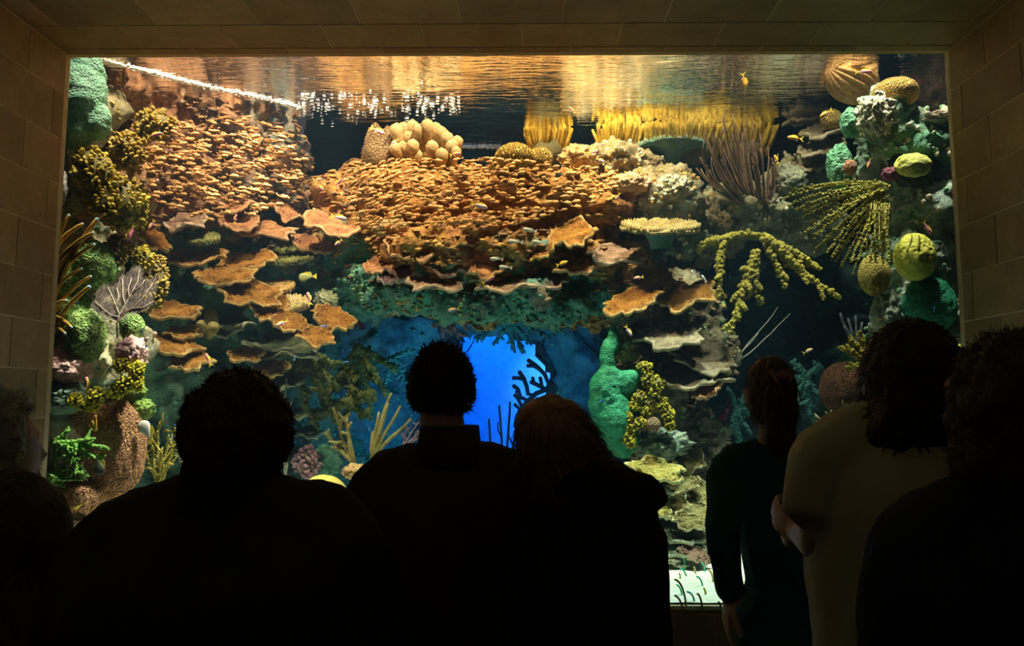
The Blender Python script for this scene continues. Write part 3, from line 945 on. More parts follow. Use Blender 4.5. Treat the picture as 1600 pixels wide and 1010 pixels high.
fan_m = mat('grey_fan', [(.12, .09, .09), (.19, .15, .15), (.27, .22, .21)], scale=12, bump=.2)
fan_v = mat('fan_vein', [(.30, .24, .21), (.40, .33, .29)], scale=12, bump=.2)
ygr = mat('yellow_green_soft', [(.12, .11, .02), (.28, .24, .03), (.46, .36, .06)], scale=14, bump=.4, bscale=70)
gsoft = mat('green_soft', [(.05, .16, .03), (.14, .34, .06), (.26, .46, .10)], scale=14, bump=.4, bscale=70)
tgr = mat('teal_soft', [(.04, .07, .02), (.10, .13, .035), (.25, .21, .06)], scale=9, bump=.4, bscale=70)
teal_under = mat('teal_table', [(.05, .12, .10), (.09, .20, .16), (.15, .26, .20)], scale=8, bump=.5, bscale=50)
feather = mat('feather_yellow', [(.22, .22, .03), (.42, .38, .07), (.56, .48, .14)], scale=14, bump=.4, bscale=70)
rod_m = mat('brown_rod', [(.10, .06, .04), (.22, .13, .08), (.34, .22, .13)], scale=10, bump=.4, bscale=70)
purp = mat('purple_soft', [(.16, .10, .16), (.28, .18, .26), (.40, .28, .34)], scale=12, bump=.5, bscale=70)
blackb = mat('dark_coral', [(.01, .012, .02), (.02, .025, .04)], scale=8, bump=.3)
tan_b = mat('tan_branch', [(.16, .14, .05), (.30, .26, .10), (.42, .36, .16)], scale=8, bump=.4)
lemon = mat('lemon_polyp', [(.36, .32, .01), (.58, .52, .02), (.72, .66, .05)], scale=16, bump=.4, bscale=90)
pinkc = mat('pink_crust', [(.55, .28, .30), (.74, .44, .44), (.84, .62, .58)], scale=12, bump=.5, bscale=60)
rust_d = mat('rust_dome', [(.08, .025, .01), (.15, .055, .02), (.25, .10, .035)], scale=9, bump=1.0, bscale=85, pat='cells')
crim = mat('crimson_soft', [(.20, .03, .05), (.34, .06, .09)], scale=9, bump=.5)

# ---- left rock


def sponge_mass(label, ells, m, Y, voxel=.012, amp=.012, name='encrusting_sponge'):
    md = MD()
    for i, (x, y, rx, ry, rd, dy) in enumerate(ells):
        md.join(blob(P(x, y, Y + dy), (M_(rx, Y), rd, M_(ry, Y)), 3, .08, 1.6, seed=i))
    md, nr = remesh(md, voxel, 8)
    c = P(ells[0][0], ells[0][1], Y)
    o = MD()
    o.v = [p - c + q * (amp * fbm(p * 7, 3) + amp * .25 * fbm(p * 40, 2)) for p, q in zip(md.v, nr)]
    o.f = md.f
    return tag(obj(name, o, m, loc=c), label, 'sponge')


sponge_mass('big smooth pale green sponge draped over the upper left corner', [(112, 150, 58, 62, .16, 0), (125, 110, 40, 44, .13, .02), (105, 200, 46, 36, .13, 0), (150, 190, 24, 32, .09, .01), (98, 100, 40, 50, .13, 0)], gr_sponge, 4.62)
lobes_coral(148, 272, 66, 90, 4.62, 'olive yellow cauliflower coral just under the green sponge', caul_y, base_o, 242, 0.0125, rot=-20)
lobes_coral(188, 318, 80, 92, 4.66, 'largest yellow cauliflower coral, lower end of the diagonal row', caul_y, base_o, 286, 0.0132, rot=-35)
lobes_coral(200, 238, 58, 62, 4.85, 'brownish cauliflower coral right of the green sponge', caul_o, base_o, 220, 0.0125)
lobes_coral(240, 195, 62, 46, 5.05, 'olive cauliflower coral at the upper left edge of the shoal', caul_o, base_o, 198, 0.0132)
lobes_coral(182, 392, 40, 48, 4.72, 'small olive cauliflower coral above the grey sea fan', caul_o, base_o, 176, 0.0099)
lobes_coral(222, 405, 30, 40, 4.78, 'yellow cauliflower coral peeping over the sea fan', caul_y, base_o, 110, 0.0099)
lobes_coral(238, 442, 46, 92, 4.86, 'olive cauliflower coral along the right side of the sea fan', caul_o, base_o, 264, 0.0119)
dome('dome_coral', 118, 318, 26, 44, 4.62, 'small upright olive knob coral left of the yellow cauliflower coral', mat('olive_knob', [(.18, .17, .04), (.34, .32, .08)], scale=14, bump=.8, bscale=90, pat='pits'), .05, 1.5, cat='coral')
dome('dome_coral', 138, 328, 36, 56, 4.72, 'mauve crusted knob beside the olive knob coral', mat('mauve_crust', [(.30, .18, .22), (.46, .32, .36), (.56, .44, .44)], scale=12, bump=.9, bscale=50), .14, 2.4)
dome('star_coral', 148, 415, 64, 76, 4.66, 'bumpy bright green coral hump behind the orange antlers', gr_knob, .08, 1.6, fine=.06)
dome('star_coral', 100, 440, 64, 80, 4.66, 'bumpy green coral hump at the window edge behind the antlers', gr_knob, .08, 1.6, fine=.06)
dome('star_coral', 134, 524, 58, 82, 4.58, 'bumpy green coral dome resting on the pink crusted rock', gr_knob, .08, 1.5, fine=.06)
dome('star_coral', 118, 490, 50, 70, 4.66, 'bumpy dark green coral hump between the antlers and the fan', gr_knob, .08, 1.5, fine=.06)
dome('star_coral', 207, 512, 36, 46, 4.62, 'small bumpy green coral dome under the sea fan', gr_knob, .07, 1.5, fine=.06)
dome('dome_coral', 92, 292, 26, 60, 4.55, 'grey lilac crust on the rock at the left window edge', mat('lilac_crust', [(.24, .24, .22), (.40, .36, .36), (.50, .42, .46)], scale=10, bump=.9, bscale=40), .16, 2.4)
dome('encrusting_sponge', 100, 578, 66, 40, 4.52, 'pink crust patch at the left window edge', pinkc, .22, 3, cat='sponge', dz=.06)
dome('encrusting_sponge', 206, 552, 44, 50, 4.56, 'pink and white crust patch under the small green dome', pinkc, .22, 3, cat='sponge', dz=.07)
dome('encrusting_sponge', 105, 826, 34, 26, 4.50, 'pale pink crust lump low at the left window edge', pinkc, .22, 3, cat='sponge', dz=.06)
dome('encrusting_sponge', 100, 622, 76, 52, 4.56, 'mossy grey green sponge over the brown honeycomb coral', mat('moss_sponge', [(.16, .26, .20), (.28, .42, .34), (.40, .52, .44)], scale=10, bump=.9, bscale=45), .16, 2.4, cat='sponge', dz=.10)

# orange antler sponge: every branch a part
rnd = random.Random(5)
t = empty('antler_sponge', P(78, 505, 4.55), 'orange antler-shaped sponge with pale blue tips at the left window edge', 'sponge')
b0 = P(78, 505, 4.55)
for (x0, y0, x1, y1, Y1, r) in ((78, 480, 152, 342, 4.42, .017), (80, 440, 108, 336, 4.45, .014), (80, 400, 92, 340, 4.5, .013), (80, 430, 146, 364, 4.40, .015), (84, 450, 148, 382, 4.42, .013),
                                (80, 400, 130, 350, 4.5, .016), (78, 470, 128, 420, 4.42, .012), (80, 520, 140, 448, 4.36, .016), (78, 500, 142, 432, 4.4, .012), (82, 495, 112, 512, 4.36, .014),
                                (78, 498, 104, 470, 4.4, .013), (86, 505, 102, 522, 4.36, .014), (78, 460, 118, 385, 4.45, .015)):
    a, e = P(x0, y0, 4.56) - b0, P(x1, y1, Y1) - b0
    mid = a.lerp(e, .5) + Vector((-.02 if y1 < y0 else 0, -.03, .03 + rnd.uniform(-.02, .02)))
    pts = []
    for i in range(9):
        s = i / 8
        pts.append(a * (1 - s) ** 2 + mid * 2 * s * (1 - s) + e * s * s)
    md = tube(pts, [r * (1.15 - .55 * i / 8) * (1 + .12 * rnd.uniform(-1, 1)) for i in range(9)], 8)
    k = len(md.v)
    md.rim = [0.0] * k
    for i in range(64, 72):
        md.rim[i] = 1.0
    md.rim[-1] = 1.0
    obj('branch', md, ant_m, t, rim=True)

# sea fan: veins + lace
def sea_fan():
    Y = 4.44
    base = P(183, 505, Y)
    t = empty('sea_fan', base, 'grey lobed sea fan spread out beside the orange antler sponge', 'coral')
    out = [(183, 505), (160, 498), (140, 490), (131, 476), (138, 462), (133, 452), (147, 436), (160, 440), (168, 436), (170, 424), (184, 418), (190, 410), (202, 407), (212, 413),
           (214, 428), (222, 430), (232, 424), (240, 426), (240, 445), (238, 462), (240, 472), (232, 486), (214, 492), (196, 500)]
    poly = [P(x, y, Y) - base for x, y in out]
    def inside(x, z):
        c = False
        j = len(poly) - 1
        for i in range(len(poly)):
            a, b = poly[i], poly[j]
            if (a.z > z) != (b.z > z) and x < (b.x - a.x) * (z - a.z) / (b.z - a.z) + a.x:
                c = not c
            j = i
        return c
    s = .0115
    idx, vs = {}, []
    rn = random.Random(3)
    for j in range(-5, 46):
        for i in range(-40, 45):
            x, z = (i + .5 * (j % 2)) * s, j * s * .87
            if inside(x, z):
                idx[i, j] = len(vs)
                vs.append(Vector((x + rn.uniform(-.3, .3) * s, .38 * z - .02 * math.sin(x * 9) + .004 * NV(Vector((x * 20, z * 20, 0))), z + rn.uniform(-.3, .3) * s)))
    fs = []
    for (i, j) in idx:
        d = 1 if j % 2 else 0
        for tri in (((i, j), (i + 1, j), (i + d, j + 1)), ((i, j), (i + d, j + 1), (i + d - 1, j + 1))):
            if all(q in idx for q in tri):
                fs.append(tuple(idx[q] for q in tri))
    o = tag(obj('lace', MD().add(vs, fs), fan_m, t), kind='stuff')
    wf_ = o.modifiers.new('net', 'WIREFRAME'); wf_.thickness = .0026; wf_.use_even_offset = False
    for br in ([(183, 505), (184, 492), (190, 475), (198, 455), (204, 435), (203, 416)], [(184, 492), (176, 478), (166, 462), (154, 445)], [(184, 495), (170, 492), (152, 480), (138, 468)],
               [(190, 475), (184, 462), (180, 445), (176, 430)], [(186, 490), (204, 482), (218, 465), (230, 440)], [(198, 455), (210, 445), (216, 434)], [(204, 482), (224, 480), (236, 470)],
               [(176, 478), (176, 460), (170, 446)], [(183, 505), (172, 500), (156, 496)], [(195, 463), (190, 450), (192, 430)]):
        pts = [P(x, y, Y - .006) - base for x, y in br]
        pts = [Vector((p.x, .38 * p.z - .02 * math.sin(p.x * 9) - .005, p.z)) for p in pts]
        obj('vein', tube(pts, [.0036 - .0022 * i / len(pts) for i in range(len(pts))], 6), fan_v, t)
    obj('stalk', tube([P(183, 528, Y + .05) - base, P(183, 505, Y) - base], .006, 6), fan_v, t)
sea_fan()

# lemon soft coral tufts along the pink rock
for i, (x, y, w_, h_, lab) in enumerate(((190, 572, 24, 24, 'lemon yellow polyp tuft, highest of the group on the left rock'), (215, 578, 20, 24, 'lemon yellow polyp tuft right of the highest one'),
                                         (198, 600, 30, 26, 'lemon yellow polyp tuft in the middle of the left group'), (216, 598, 16, 26, 'lemon yellow polyp tuft at the right end of the left group'),
                                         (184, 612, 24, 20, 'lemon yellow polyp tuft above the tip of the brown honeycomb coral'), (150, 620, 30, 26, 'lemon yellow polyp tuft beside an upright pink fish'),
                                         (117, 625, 22, 20, 'small lemon yellow polyp tuft left of the upright pink fish'), (138, 636, 36, 14, 'flat lemon yellow polyp tuft lying on the brown honeycomb coral'))):
    lobes_coral(x, y, w_, h_, 4.5, lab, lemon, base_o, 46, .0095, name='polyp_tuft', seed=i + 50, stretch=1.0, part='polyp_cluster')

# big brown honeycomb corals
t = dome('honeycomb_coral', 180, 702, 96, 150, 4.62, 'large brown honeycomb coral slab standing on edge at the lower left', br_brain, .07, 1.4, dz=.11, sub=6)
dome('honeycomb_coral', 140, 655, 44, 60, 4.66, 'dim brown honeycomb coral lobe behind the green soft coral', br_brain, .10, 1.6, dz=.10)
dome('honeycomb_coral', 140, 778, 44, 52, 4.56, 'small dark brown honeycomb coral right of the deep hole at the lower left', br_brain, .10, 1.6, dz=.10)
dome('honeycomb_coral', 115, 775, 56, 50, 4.66, 'shaded brown honeycomb coral hollow at the lower left', br_brain, .14, 1.8, dz=.10)
obj_o = soft_branch('soft_coral', 'orange finger sponge growing up the brown honeycomb coral', 150, 672, 4.47, [(-6, -14, 0), (0, -22, -.02), (-10, -8, 0)], ant_m, .010, 1, 3, knob=.3, cat='sponge', bend=(0, 0, .2))
soft_branch('soft_coral', 'green bushy soft coral spreading right across the brown honeycomb coral', 88, 690, 4.42,
            [(80, 10, 0), (60, -4, -.03), (70, 30, 0), (40, 40, -.02), (20, -18, 0), (50, 55, .02), (0, 45, 0), (30, 20, -.05)], gsoft, .012, 2, 11, sub_len=.4, bend=(0, 0, -.1))
soft_branch('soft_coral', 'lower green bushy soft coral at the left window edge', 70, 750, 4.42,
            [(40, -6, 0), (60, 0, -.02), (30, 10, 0), (10, 18, 0), (50, -16, 0)], gsoft, .011, 2, 12, sub_len=.4, bend=(0, 0, -.1))
for i, (x, y, lab) in enumerate(((208, 612, 'upper dark green leathery coral lobe beside the honeycomb coral'), (220, 640, 'lower dark green leathery coral lobe beside the honeycomb coral'))):
    dome('leather_coral', x, y, 40, 34, 4.72, lab, mat('dark_green_leather', [(.06, .12, .03), (.14, .24, .05), (.24, .36, .08)], scale=8, bump=.7, bscale=40), .2, 2.2)
soft_branch('soft_coral', 'fine yellow-green coral bush right of the big honeycomb coral', 250, 760, 5.0, [(-14, -90, 0), (0, -100, 0), (14, -80, 0), (26, -70, 0), (-24, -60, 0), (30, -95, .05), (4, -60, -.05)], ygr, .010, 2, 15, sub_len=.4, bend=(0, 0, .2))
soft_branch('soft_coral', 'pale grey twiggy coral between the two left visitors', 290, 745, 5.3, [(-10, -80, 0), (6, -86, 0), (-24, -60, 0), (16, -60, 0)], mat('grey_twig', [(.20, .20, .18), (.34, .33, .28)], scale=9, bump=.3), .008, 2, 16, knob=.2, sub_len=.5, bend=(0, 0, .3), kc=1)

# tube sponge beside the shelves
t = empty('tube_sponge', P(328, 525, 5.45), 'small brown tube sponge with two open mouths among the orange shelves', 'sponge')
for (x0, y0, x1, y1, r, lab) in ((326, 522, 313, 506, .030, None), (326, 526, 334, 511, .040, None)):
    a, e = P(x0, y0, 5.5) - P(328, 525, 5.45), P(x1, y1, 5.36) - P(328, 525, 5.45)
    ax = (e - a)
    pts = [a, a + ax * .5, a + ax, a + ax * 1.02, a + ax * .9, a + ax * .4]
    obj('tube', tube(pts, [r * .6, r * .85, r, r * .8, r * .7, r * .4], 14, cap=True), mat('tube_olive', [(.20, .15, .04), (.34, .26, .08)], scale=10, bump=.5), t)
obj('stem', blob(P(330, 500, 5.6) - P(328, 525, 5.45), (.05, .05, .08), 3, .15), mat('tube_olive', []), t)

# table corals
def table(px, py, w, h, Y, label, m, under, stalk_h, tilt=6, knobs=500, kn=.008, roll=0, spread=.30):
    rx = M_(w, Y) / 2
    ry = rx * .7
    t = empty('table_coral', P(px, py, Y), label, 'coral')
    top = plate_md(rx, ry, th=.014, cup=.05, wave=.02, lobes=4, seed=int(px), ragged=.06).xf(rotm(tilt, roll))
    obj('table_top', top, m if knobs > 800 else under, t, rim=False)
    if stalk_h:
        H = M_(stalk_h, Y)
        pts = [(0, 0, -H), (0, 0, -H * .6), (0, 0, -H * .25), (0, 0, 0 if tilt < 15 else -H * .12)]
        obj('stalk', tube(pts, [rx * spread * .8, rx * spread, rx * spread * 1.3, rx * (.86 if tilt < 15 else .42)], 24, cap=False), under, t)
    md = MD()
    v, f = ico(1)
    rn = random.Random(int(px))
    for i in range(knobs):
        a, r = rn.uniform(0, 6.283), math.sqrt(rn.random())
        x, y = math.cos(a) * rx * r, math.sin(a) * ry * r
        c = rotm(tilt, roll) @ Vector((x, y, .015 + .05 * ry * 1.5 * r * r))
        s = kn * rn.uniform(.7, 1.4)
        md.add([c + Vector((p.x * s, p.y * s, p.z * s * 2.2)) for p in v], f)
    tag(obj('branchlet_cluster', md, m, t), kind='stuff')


table(1032, 358, 124, 16, 5.35, 'flat beaded table coral with teal underside in front of the pitted rock', mat('beaded_tan', [(.16, .11, .03), (.30, .22, .08), (.44, .34, .16)], scale=12, bump=.3), teal_under, 34, 24, 900)
table(1050, 230, 106, 24, 6.05, 'vase-shaped teal table coral just under the waterline', mat('teal_rim', [(.12, .24, .20), (.30, .36, .28)], scale=10, bump=.3), teal_under, 46, 2, 260, spread=.22)
table(440, 405, 124, 24, 5.9, 'wide dark olive table coral of upright branchlets left of the ledge', mat('olive_tab', [(.05, .06, .02), (.15, .15, .04), (.28, .26, .08)], scale=12, bump=.3), PM['dark'], 0, 26, 700, .010)
table(319, 377, 52, 26, 5.55, 'small olive table coral with spiky branchlets under the left shoal', mat('olive_tab', []), PM['dark'], 0, 34, 260, .010)
table(430, 452, 60, 28, 5.75, 'brown tufted coral head above the steep orange shelf', mat('brown_tab', [(.16, .09, .03), (.34, .20, .07), (.44, .28, .10)], scale=12, bump=.3), PM['brown'], 0, 36, 320, .011)
table(455, 478, 56, 28, 5.62, 'tan tufted coral head behind two small pink fish', mat('tan_tab', [(.22, .16, .06), (.42, .32, .14), (.52, .42, .20)], scale=12, bump=.3), PM['brown'], 0, 36, 300, .011)
# ---- top of the ledge
t = dome('barrel_sponge', 0, 0, 10, 10, 6, 'tmp', brown_sp)
bpy.data.objects.remove(t)
t = empty('barrel_sponge', P(594, 252, 5.85), 'rough brown barrel sponge standing at the left end of the ledge top', 'sponge')
bw = M_(25, 5.85)
pts = [(0, 0, -.05), (0, 0, .06), (.01, 0, .16), (0, 0, .24), (0, 0, .25), (0, 0, .22), (0, 0, .12)]
md = tube(pts, [bw * 1.1, bw * 1.15, bw * 1.0, bw * .80, bw * .68, bw * .55, bw * .45], 40)
md.v = [p + Vector((p.x, p.y, 0)) * (.22 * fbm(Vector((p.x * 14, p.y * 14, p.z * 6)), 4)) + Vector((0, 0, .09 * max(0, p.z) / .25 * NV(Vector((p.x * 12, p.y * 12, 4))) )) for p in md.v]
obj('barrel', md, brown_sp, t)
md2 = blob((-.07, -.02, .03), (.06, .06, .12), 4, .3, 3)
obj('side_lobe', md2, brown_sp, t)

rn = random.Random(12)
t = empty('finger_coral', P(668, 240, 5.75), 'cream coral of stubby rounded knobs on top of the ledge', 'coral')
b0 = P(668, 240, 5.75)
for i, (x, y, s) in enumerate(((620, 202, 13), (632, 199, 11), (645, 197, 13), (655, 202, 12), (668, 196, 13), (680, 201, 13), (690, 206, 12), (625, 214, 12), (640, 212, 13), (655, 214, 13), (668, 212, 13), (682, 216, 12),
                               (698, 214, 12), (714, 220, 11), (705, 226, 12), (690, 228, 13), (675, 228, 12), (660, 228, 13), (645, 226, 12), (630, 228, 12), (618, 230, 11), (650, 240, 12), (668, 242, 12), (690, 240, 12), (712, 236, 10))):
    a = P(x, y, 5.72 + rn.uniform(-.06, .06)) - b0
    s = M_(s, 5.8)
    foot = Vector((a.x * .75, .06, min(a.z - .10, -.02)))
    q = foot.lerp(a, .5)
    md = tube([foot, q, a - Vector((0, 0, s * .5)), a, a + Vector((0, 0, s * .45))], [s * .7, s * .68, s * .85, s * .9, s * .6], 12)
    md.v = [p * (1 + .05 * NV(p * 30)) for p in md.v]
    obj('knob', md, cream, t)
dome('brain_coral', 804, 245, 62, 44, 5.42, 'larger golden brain coral of the pair on top of the ledge', gold_brain, .04, 1.3, dz=.12)
dome('brain_coral', 843, 249, 44, 38, 5.46, 'smaller golden brain coral of the pair on top of the ledge', gold_brain, .04, 1.3, dz=.09)
dome('boulder_coral', 905, 246, 60, 40, 5.8, 'golden tan rough coral boulder behind two small pink fish', mat('tan_rough', [(.36, .20, .07), (.60, .40, .18), (.72, .54, .30)], scale=12, bump=1.1, bscale=40), .2, 2.2)
dome('boulder_coral', 962, 236, 40, 26, 6.0, 'tan rough coral lump at the right end of the ledge top', mat('tan_rough', []), .24, 2.4)
dome('boulder_coral', 745, 356, 70, 46, 5.45, 'rusty rough coral lump at the brow of the ledge', mat('rust_rough', [(.26, .10, .04), (.48, .22, .09), (.62, .36, .16)], scale=12, bump=1.1, bscale=40), .22, 2.2)
dome('boulder_coral', 612, 358, 60, 30, 5.6, 'sunlit golden coral lump at the left of the ledge brow', mat('tan_rough', []), .22, 2.2)
dome('boulder_coral', 985, 288, 60, 34, 5.55, 'pinkish golden crusted lump with a pink fish in front', mat('pinkgold_rough', [(.50, .24, .14), (.70, .42, .24), (.80, .60, .36)], scale=12, bump=1.1, bscale=40), .2, 2.2)
dome('boulder_coral', 1056, 295, 60, 40, 5.6, 'pale yellow-white pitted coral boulder behind the beaded table coral', mat('white_pit', [(.30, .28, .18), (.58, .54, .38), (.72, .68, .50)], scale=12, bump=1.3, bscale=26, pat='pits'), .2, 2.4)
dome('boulder_coral', 1236, 283, 50, 50, 5.75, 'smooth pale grey rock hump right of the rod gorgonian', mat('grey_hump', [(.14, .16, .10), (.24, .26, .18), (.36, .35, .24)], scale=8, bump=.6, bscale=40), .14, 1.8)
dome('boulder_coral', 390, 440, 40, 30, 6.1, 'dim purple rock lump behind the topmost orange shelf', mat('dimpurple', [(.12, .08, .10), (.22, .15, .18)], scale=8, bump=.8), .2, 2)
dome('boulder_coral', 405, 555, 30, 44, 5.9, 'dull green sponge lump between the dark shelves', mat('dullgreen', [(.06, .12, .06), (.14, .20, .10)], scale=8, bump=.8), .2, 2)
dome('boulder_coral', 510, 470, 34, 34, 5.9, 'pale grey-green lump beside the golden shelf pointing right', mat('greygreen_rough', [(.22, .24, .16), (.40, .42, .28), (.52, .50, .34)], scale=12, bump=1.1, bscale=40), .2, 2)
dome('boulder_coral', 560, 470, 70, 60, 6.1, 'teal green rough boulder under the left end of the ledge', mat('teal_rough', [(.05, .16, .13), (.10, .30, .24), (.18, .40, .32)], scale=8, bump=1.1, bscale=40), .2, 2.2)
# golden finger corals right at the waterline
for (x, y, w_, h_, Y, n_, lab) in ((856, 206, 66, 40, 6.3, 90, 'small golden finger coral at the waterline behind the brain corals'), (972, 204, 80, 46, 6.15, 100, 'golden green finger coral under the water surface, left of the wide one'),
                                   (1066, 204, 124, 46, 6.1, 170, 'widest golden finger coral under the water surface'), (1160, 206, 90, 44, 6.2, 120, 'golden finger coral behind the rod gorgonian')):
    t = empty('finger_coral', P(x, y, Y), lab, 'coral')
    rn = random.Random(int(x))
    md = MD()
    for i in range(n_):
        u, v_ = rn.uniform(-1, 1), rn.uniform(-1, 1)
        c = Vector((M_(w_ / 2, Y) * u, .08 * v_, -M_(h_, Y) * (.25 + .2 * u * u)))
        d = Vector((u * .3 + rn.uniform(-.2, .2), v_ * .4 - .3, 1)).normalized()
        Lf = M_(h_, Y) * rn.uniform(.35, .6)
        r = rn.uniform(.011, .017)
        tube([c - d * .1, c, c + d * Lf * .6, c + d * Lf], [r * .8, r, r * 1.05, r * .8], 6, md=md)
    tag(obj('finger_cluster', md, gold_fin, t), kind='stuff')
    obj('coral_base', blob((0, .06, -.15), (M_(w_ / 2, Y), .12, .12), 3, .2, 2), base_o, t)

# brown rod gorgonian
t = empty('rod_gorgonian', P(1178, 318, 5.7), 'brown gorgonian of thin upright rods on the pitted yellow-white rock', 'coral')
b0 = P(1178, 318, 5.7)
rn = random.Random(21)
for i in range(72):
    u = i / 71
    tx = 1092 + 128 * u + rn.uniform(-6, 6)
    ty = 240 - 62 * math.sin(math.pi * (u * .9 + .12)) + rn.uniform(-8, 70)
    bx = 1178 + (u - .5) * 54
    a, e = P(bx, 314 + rn.uniform(-6, 8), 5.72) - b0, P(tx, ty, 5.6 + rn.uniform(-.12, .2)) - b0
    mid = a.lerp(e, .5) + Vector(((tx - 1178) * rn.uniform(.0002, .0022) + rn.uniform(-.03, .03), rn.uniform(-.03, .03), -.02))
    pts = [a * (1 - s) ** 2 + mid * 2 * s * (1 - s) + e * s * s for s in [k / 7 for k in range(8)]]
    obj('rod', tube(pts, [.0075 - .002 * k / 7 for k in range(8)], 6), rod_m, t)

# yellow-green hanging soft corals under the pitted rock
soft_branch('soft_coral', 'yellow-green branching soft coral hanging left below the rod gorgonian', 1130, 375, 5.35, [(-40, 18, 0), (-4, 50, -.03), (-8, 92, -.05), (-30, 6, 0), (22, -8, 0), (60, -8, 0)], ygr, .020, 2, 31, sub_len=.22, bend=(0, 0, -.4), kc=14, knob=.8)
soft_branch('soft_coral', 'longest yellow-green soft coral branch hanging straight down in the dark recess', 1182, 395, 5.3, [(-14, 70, 0), (-40, 126, -.05), (6, 80, 0), (-26, 100, 0)], ygr, .023, 2, 32, sub_len=.22, bend=(0, 0, -.4), kc=14, knob=.8)
soft_branch('soft_coral', 'yellow-green soft coral branch reaching down right in the dark recess', 1195, 372, 5.3, [(118, 94, -.05), (66, 60, 0), (32, 78, -.03), (40, 22, 0), (86, 50, 0)], ygr, .022, 2, 33, sub_len=.22, bend=(0, 0, -.3), kc=14, knob=.8)

# ---- right tower
t = empty('basket_sponge', P(1330, 125, 5.2), 'ridged orange-brown basket coral lying at the upper right', 'coral')
bs = MD()
na, nl = 96, 16
vs, fs = [], []
for i in range(nl + 1):
    th = math.pi * (.02 + .96 * i / nl)
    for j in range(na):
        a = 2 * math.pi * j / na
        rr = math.sin(th) * (1 + .085 * math.sin(18 * a + 2 * NV(Vector((math.cos(a) * 2, math.sin(a) * 2, th * 1.5)))))
        vs.append(Vector((math.cos(th) * -.205, math.cos(a) * rr * .13, math.sin(a) * rr * .145)))
for i in range(nl):
    for j in range(na):
        j2 = (j + 1) % na
        fs.append((i * na + j, i * na + j2, (i + 1) * na + j2, (i + 1) * na + j))
fs.append(tuple(range(na))[::-1]); fs.append(tuple(nl * na + j for j in range(na)))
bs.add(vs, fs).xf(Matrix.Rotation(R(18), 4, 'Y') @ Matrix.Rotation(R(20), 4, 'Z'))
obj('ribbed_wall', bs, mat('basket', [(.30, .13, .04), (.56, .28, .08), (.72, .42, .16)], scale=9, bump=.8, bscale=60), t)
dome('brain_coral', 1399, 146, 70, 50, 4.78, 'golden brown brain coral dome on top of the right rock tower', gold_brain2, .03, 1.3, dz=.13)
dome('brain_coral', 1299, 187, 34, 34, 5.6, 'small round orange-brown coral ball at the right waterline', gold_brain2, .04, 1.3, dz=.07)
dome('encrusting_sponge', 1328, 192, 30, 48, 4.78, 'upper green sponge lump at the left side of the right tower', mat('green_lump', [(.06, .24, .10), (.14, .38, .20), (.24, .46, .30)], scale=8, bump=.6, bscale=60, pat='pits'), .14, 2, cat='sponge', dz=.06)
dome('encrusting_sponge', 1312, 262, 40, 74, 4.76, 'lower and larger green sponge lump at the left side of the right tower', mat('green_lump', []), .14, 2, cat='sponge', dz=.07)
dome('honeycomb_coral', 1328, 262, 22, 26, 4.64, 'small brown honeycomb coral ball on the lower green sponge lump', br_brain, .04, 1.3, dz=.04, sub=4)
dome('boulder_coral', 1368, 180, 60, 60, 4.72, 'cream pitted crust on the shoulder of the right tower', mat('white_pit', []), .25, 2.4, dz=.10)
dome('boulder_coral', 1470, 184, 56, 18, 4.72, 'pale crusted ledge at the right window edge under the brain coral', mat('pale_crust', [(.40, .30, .20), (.60, .48, .34), (.66, .58, .44)], scale=12, bump=1.1, bscale=40), .25, 2.4, dz=.08)
dome('cup_sponge', 1427, 258, 58, 40, 4.60, 'pale yellow cup sponge set in the green rock face at the right', yel_pale, .10, 1.6, cat='sponge', dz=.05)
dome('encrusting_sponge', 1428, 262, 78, 64, 4.74, 'dark dome painting the shade of the hollow around the pale yellow cup sponge', mat('hollow_shade', [(.03, .05, .03), (.08, .10, .06)], scale=8, bump=.8), .2, 2, cat='sponge', dz=.06)  # near-black colour puts in the shade of the hollow behind the cup
dome('encrusting_sponge', 1392, 272, 30, 22, 4.66, 'maroon crust left below the pale yellow cup sponge', mat('maroon', [(.16, .04, .07), (.26, .08, .12)], scale=8, bump=.8), .2, 2, cat='sponge', dz=.04)
# yellow ball sponge with two dark grooves
t = empty('ball_sponge', P(1430, 402, 4.6), 'round bright yellow sponge on the right rock tower', 'sponge')
md = blob((0, 0, 0), (M_(32, 4.6), .10, M_(38, 4.6)), 5, .05, 1.4)
obj('sponge_body', md, yel_sponge, t)
for k, (x0, y0, x1, y1) in enumerate(((1420, 368, 1408, 398), (1428, 372, 1422, 396))):
    pts = []
    for s in range(6):
        p = P(x0 + (x1 - x0) * s / 5, y0 + (y1 - y0) * s / 5, 4.6) - P(1430, 402, 4.6)
        q = 1 - (p.x / M_(32, 4.6)) ** 2 - (p.z / M_(38, 4.6)) ** 2
        p.y = -.098 * math.sqrt(max(.02, q))
        pts.append(p)
    obj('groove', tube(pts, .006, 6), mat('dark_groove', [(.08, .06, .01), (.14, .10, .02)], bump=.1), t)
dome('ball_sponge', 1366, 430, 48, 66, 4.72, 'dull yellow dotted sponge ball left of the bright yellow one', mat('dull_yellow', [(.26, .20, .04), (.40, .32, .06), (.50, .42, .12)], scale=10, bump=.8, bscale=90, pat='pits'), .04, 1.4, cat='sponge', dz=.08)
dome('encrusting_sponge', 1452, 478, 84, 90, 4.66, 'deep emerald green sponge under the bright yellow ball sponge', em_sponge, .12, 1.6, cat='sponge', dz=.10)
dome('boulder_coral', 1388, 492, 50, 60, 4.74, 'pale green crusted knob left of the emerald sponge', mat('pale_knob', [(.22, .30, .22), (.38, .46, .36), (.52, .54, .42)], scale=10, bump=1.0, bscale=50), .2, 2.2, dz=.08)
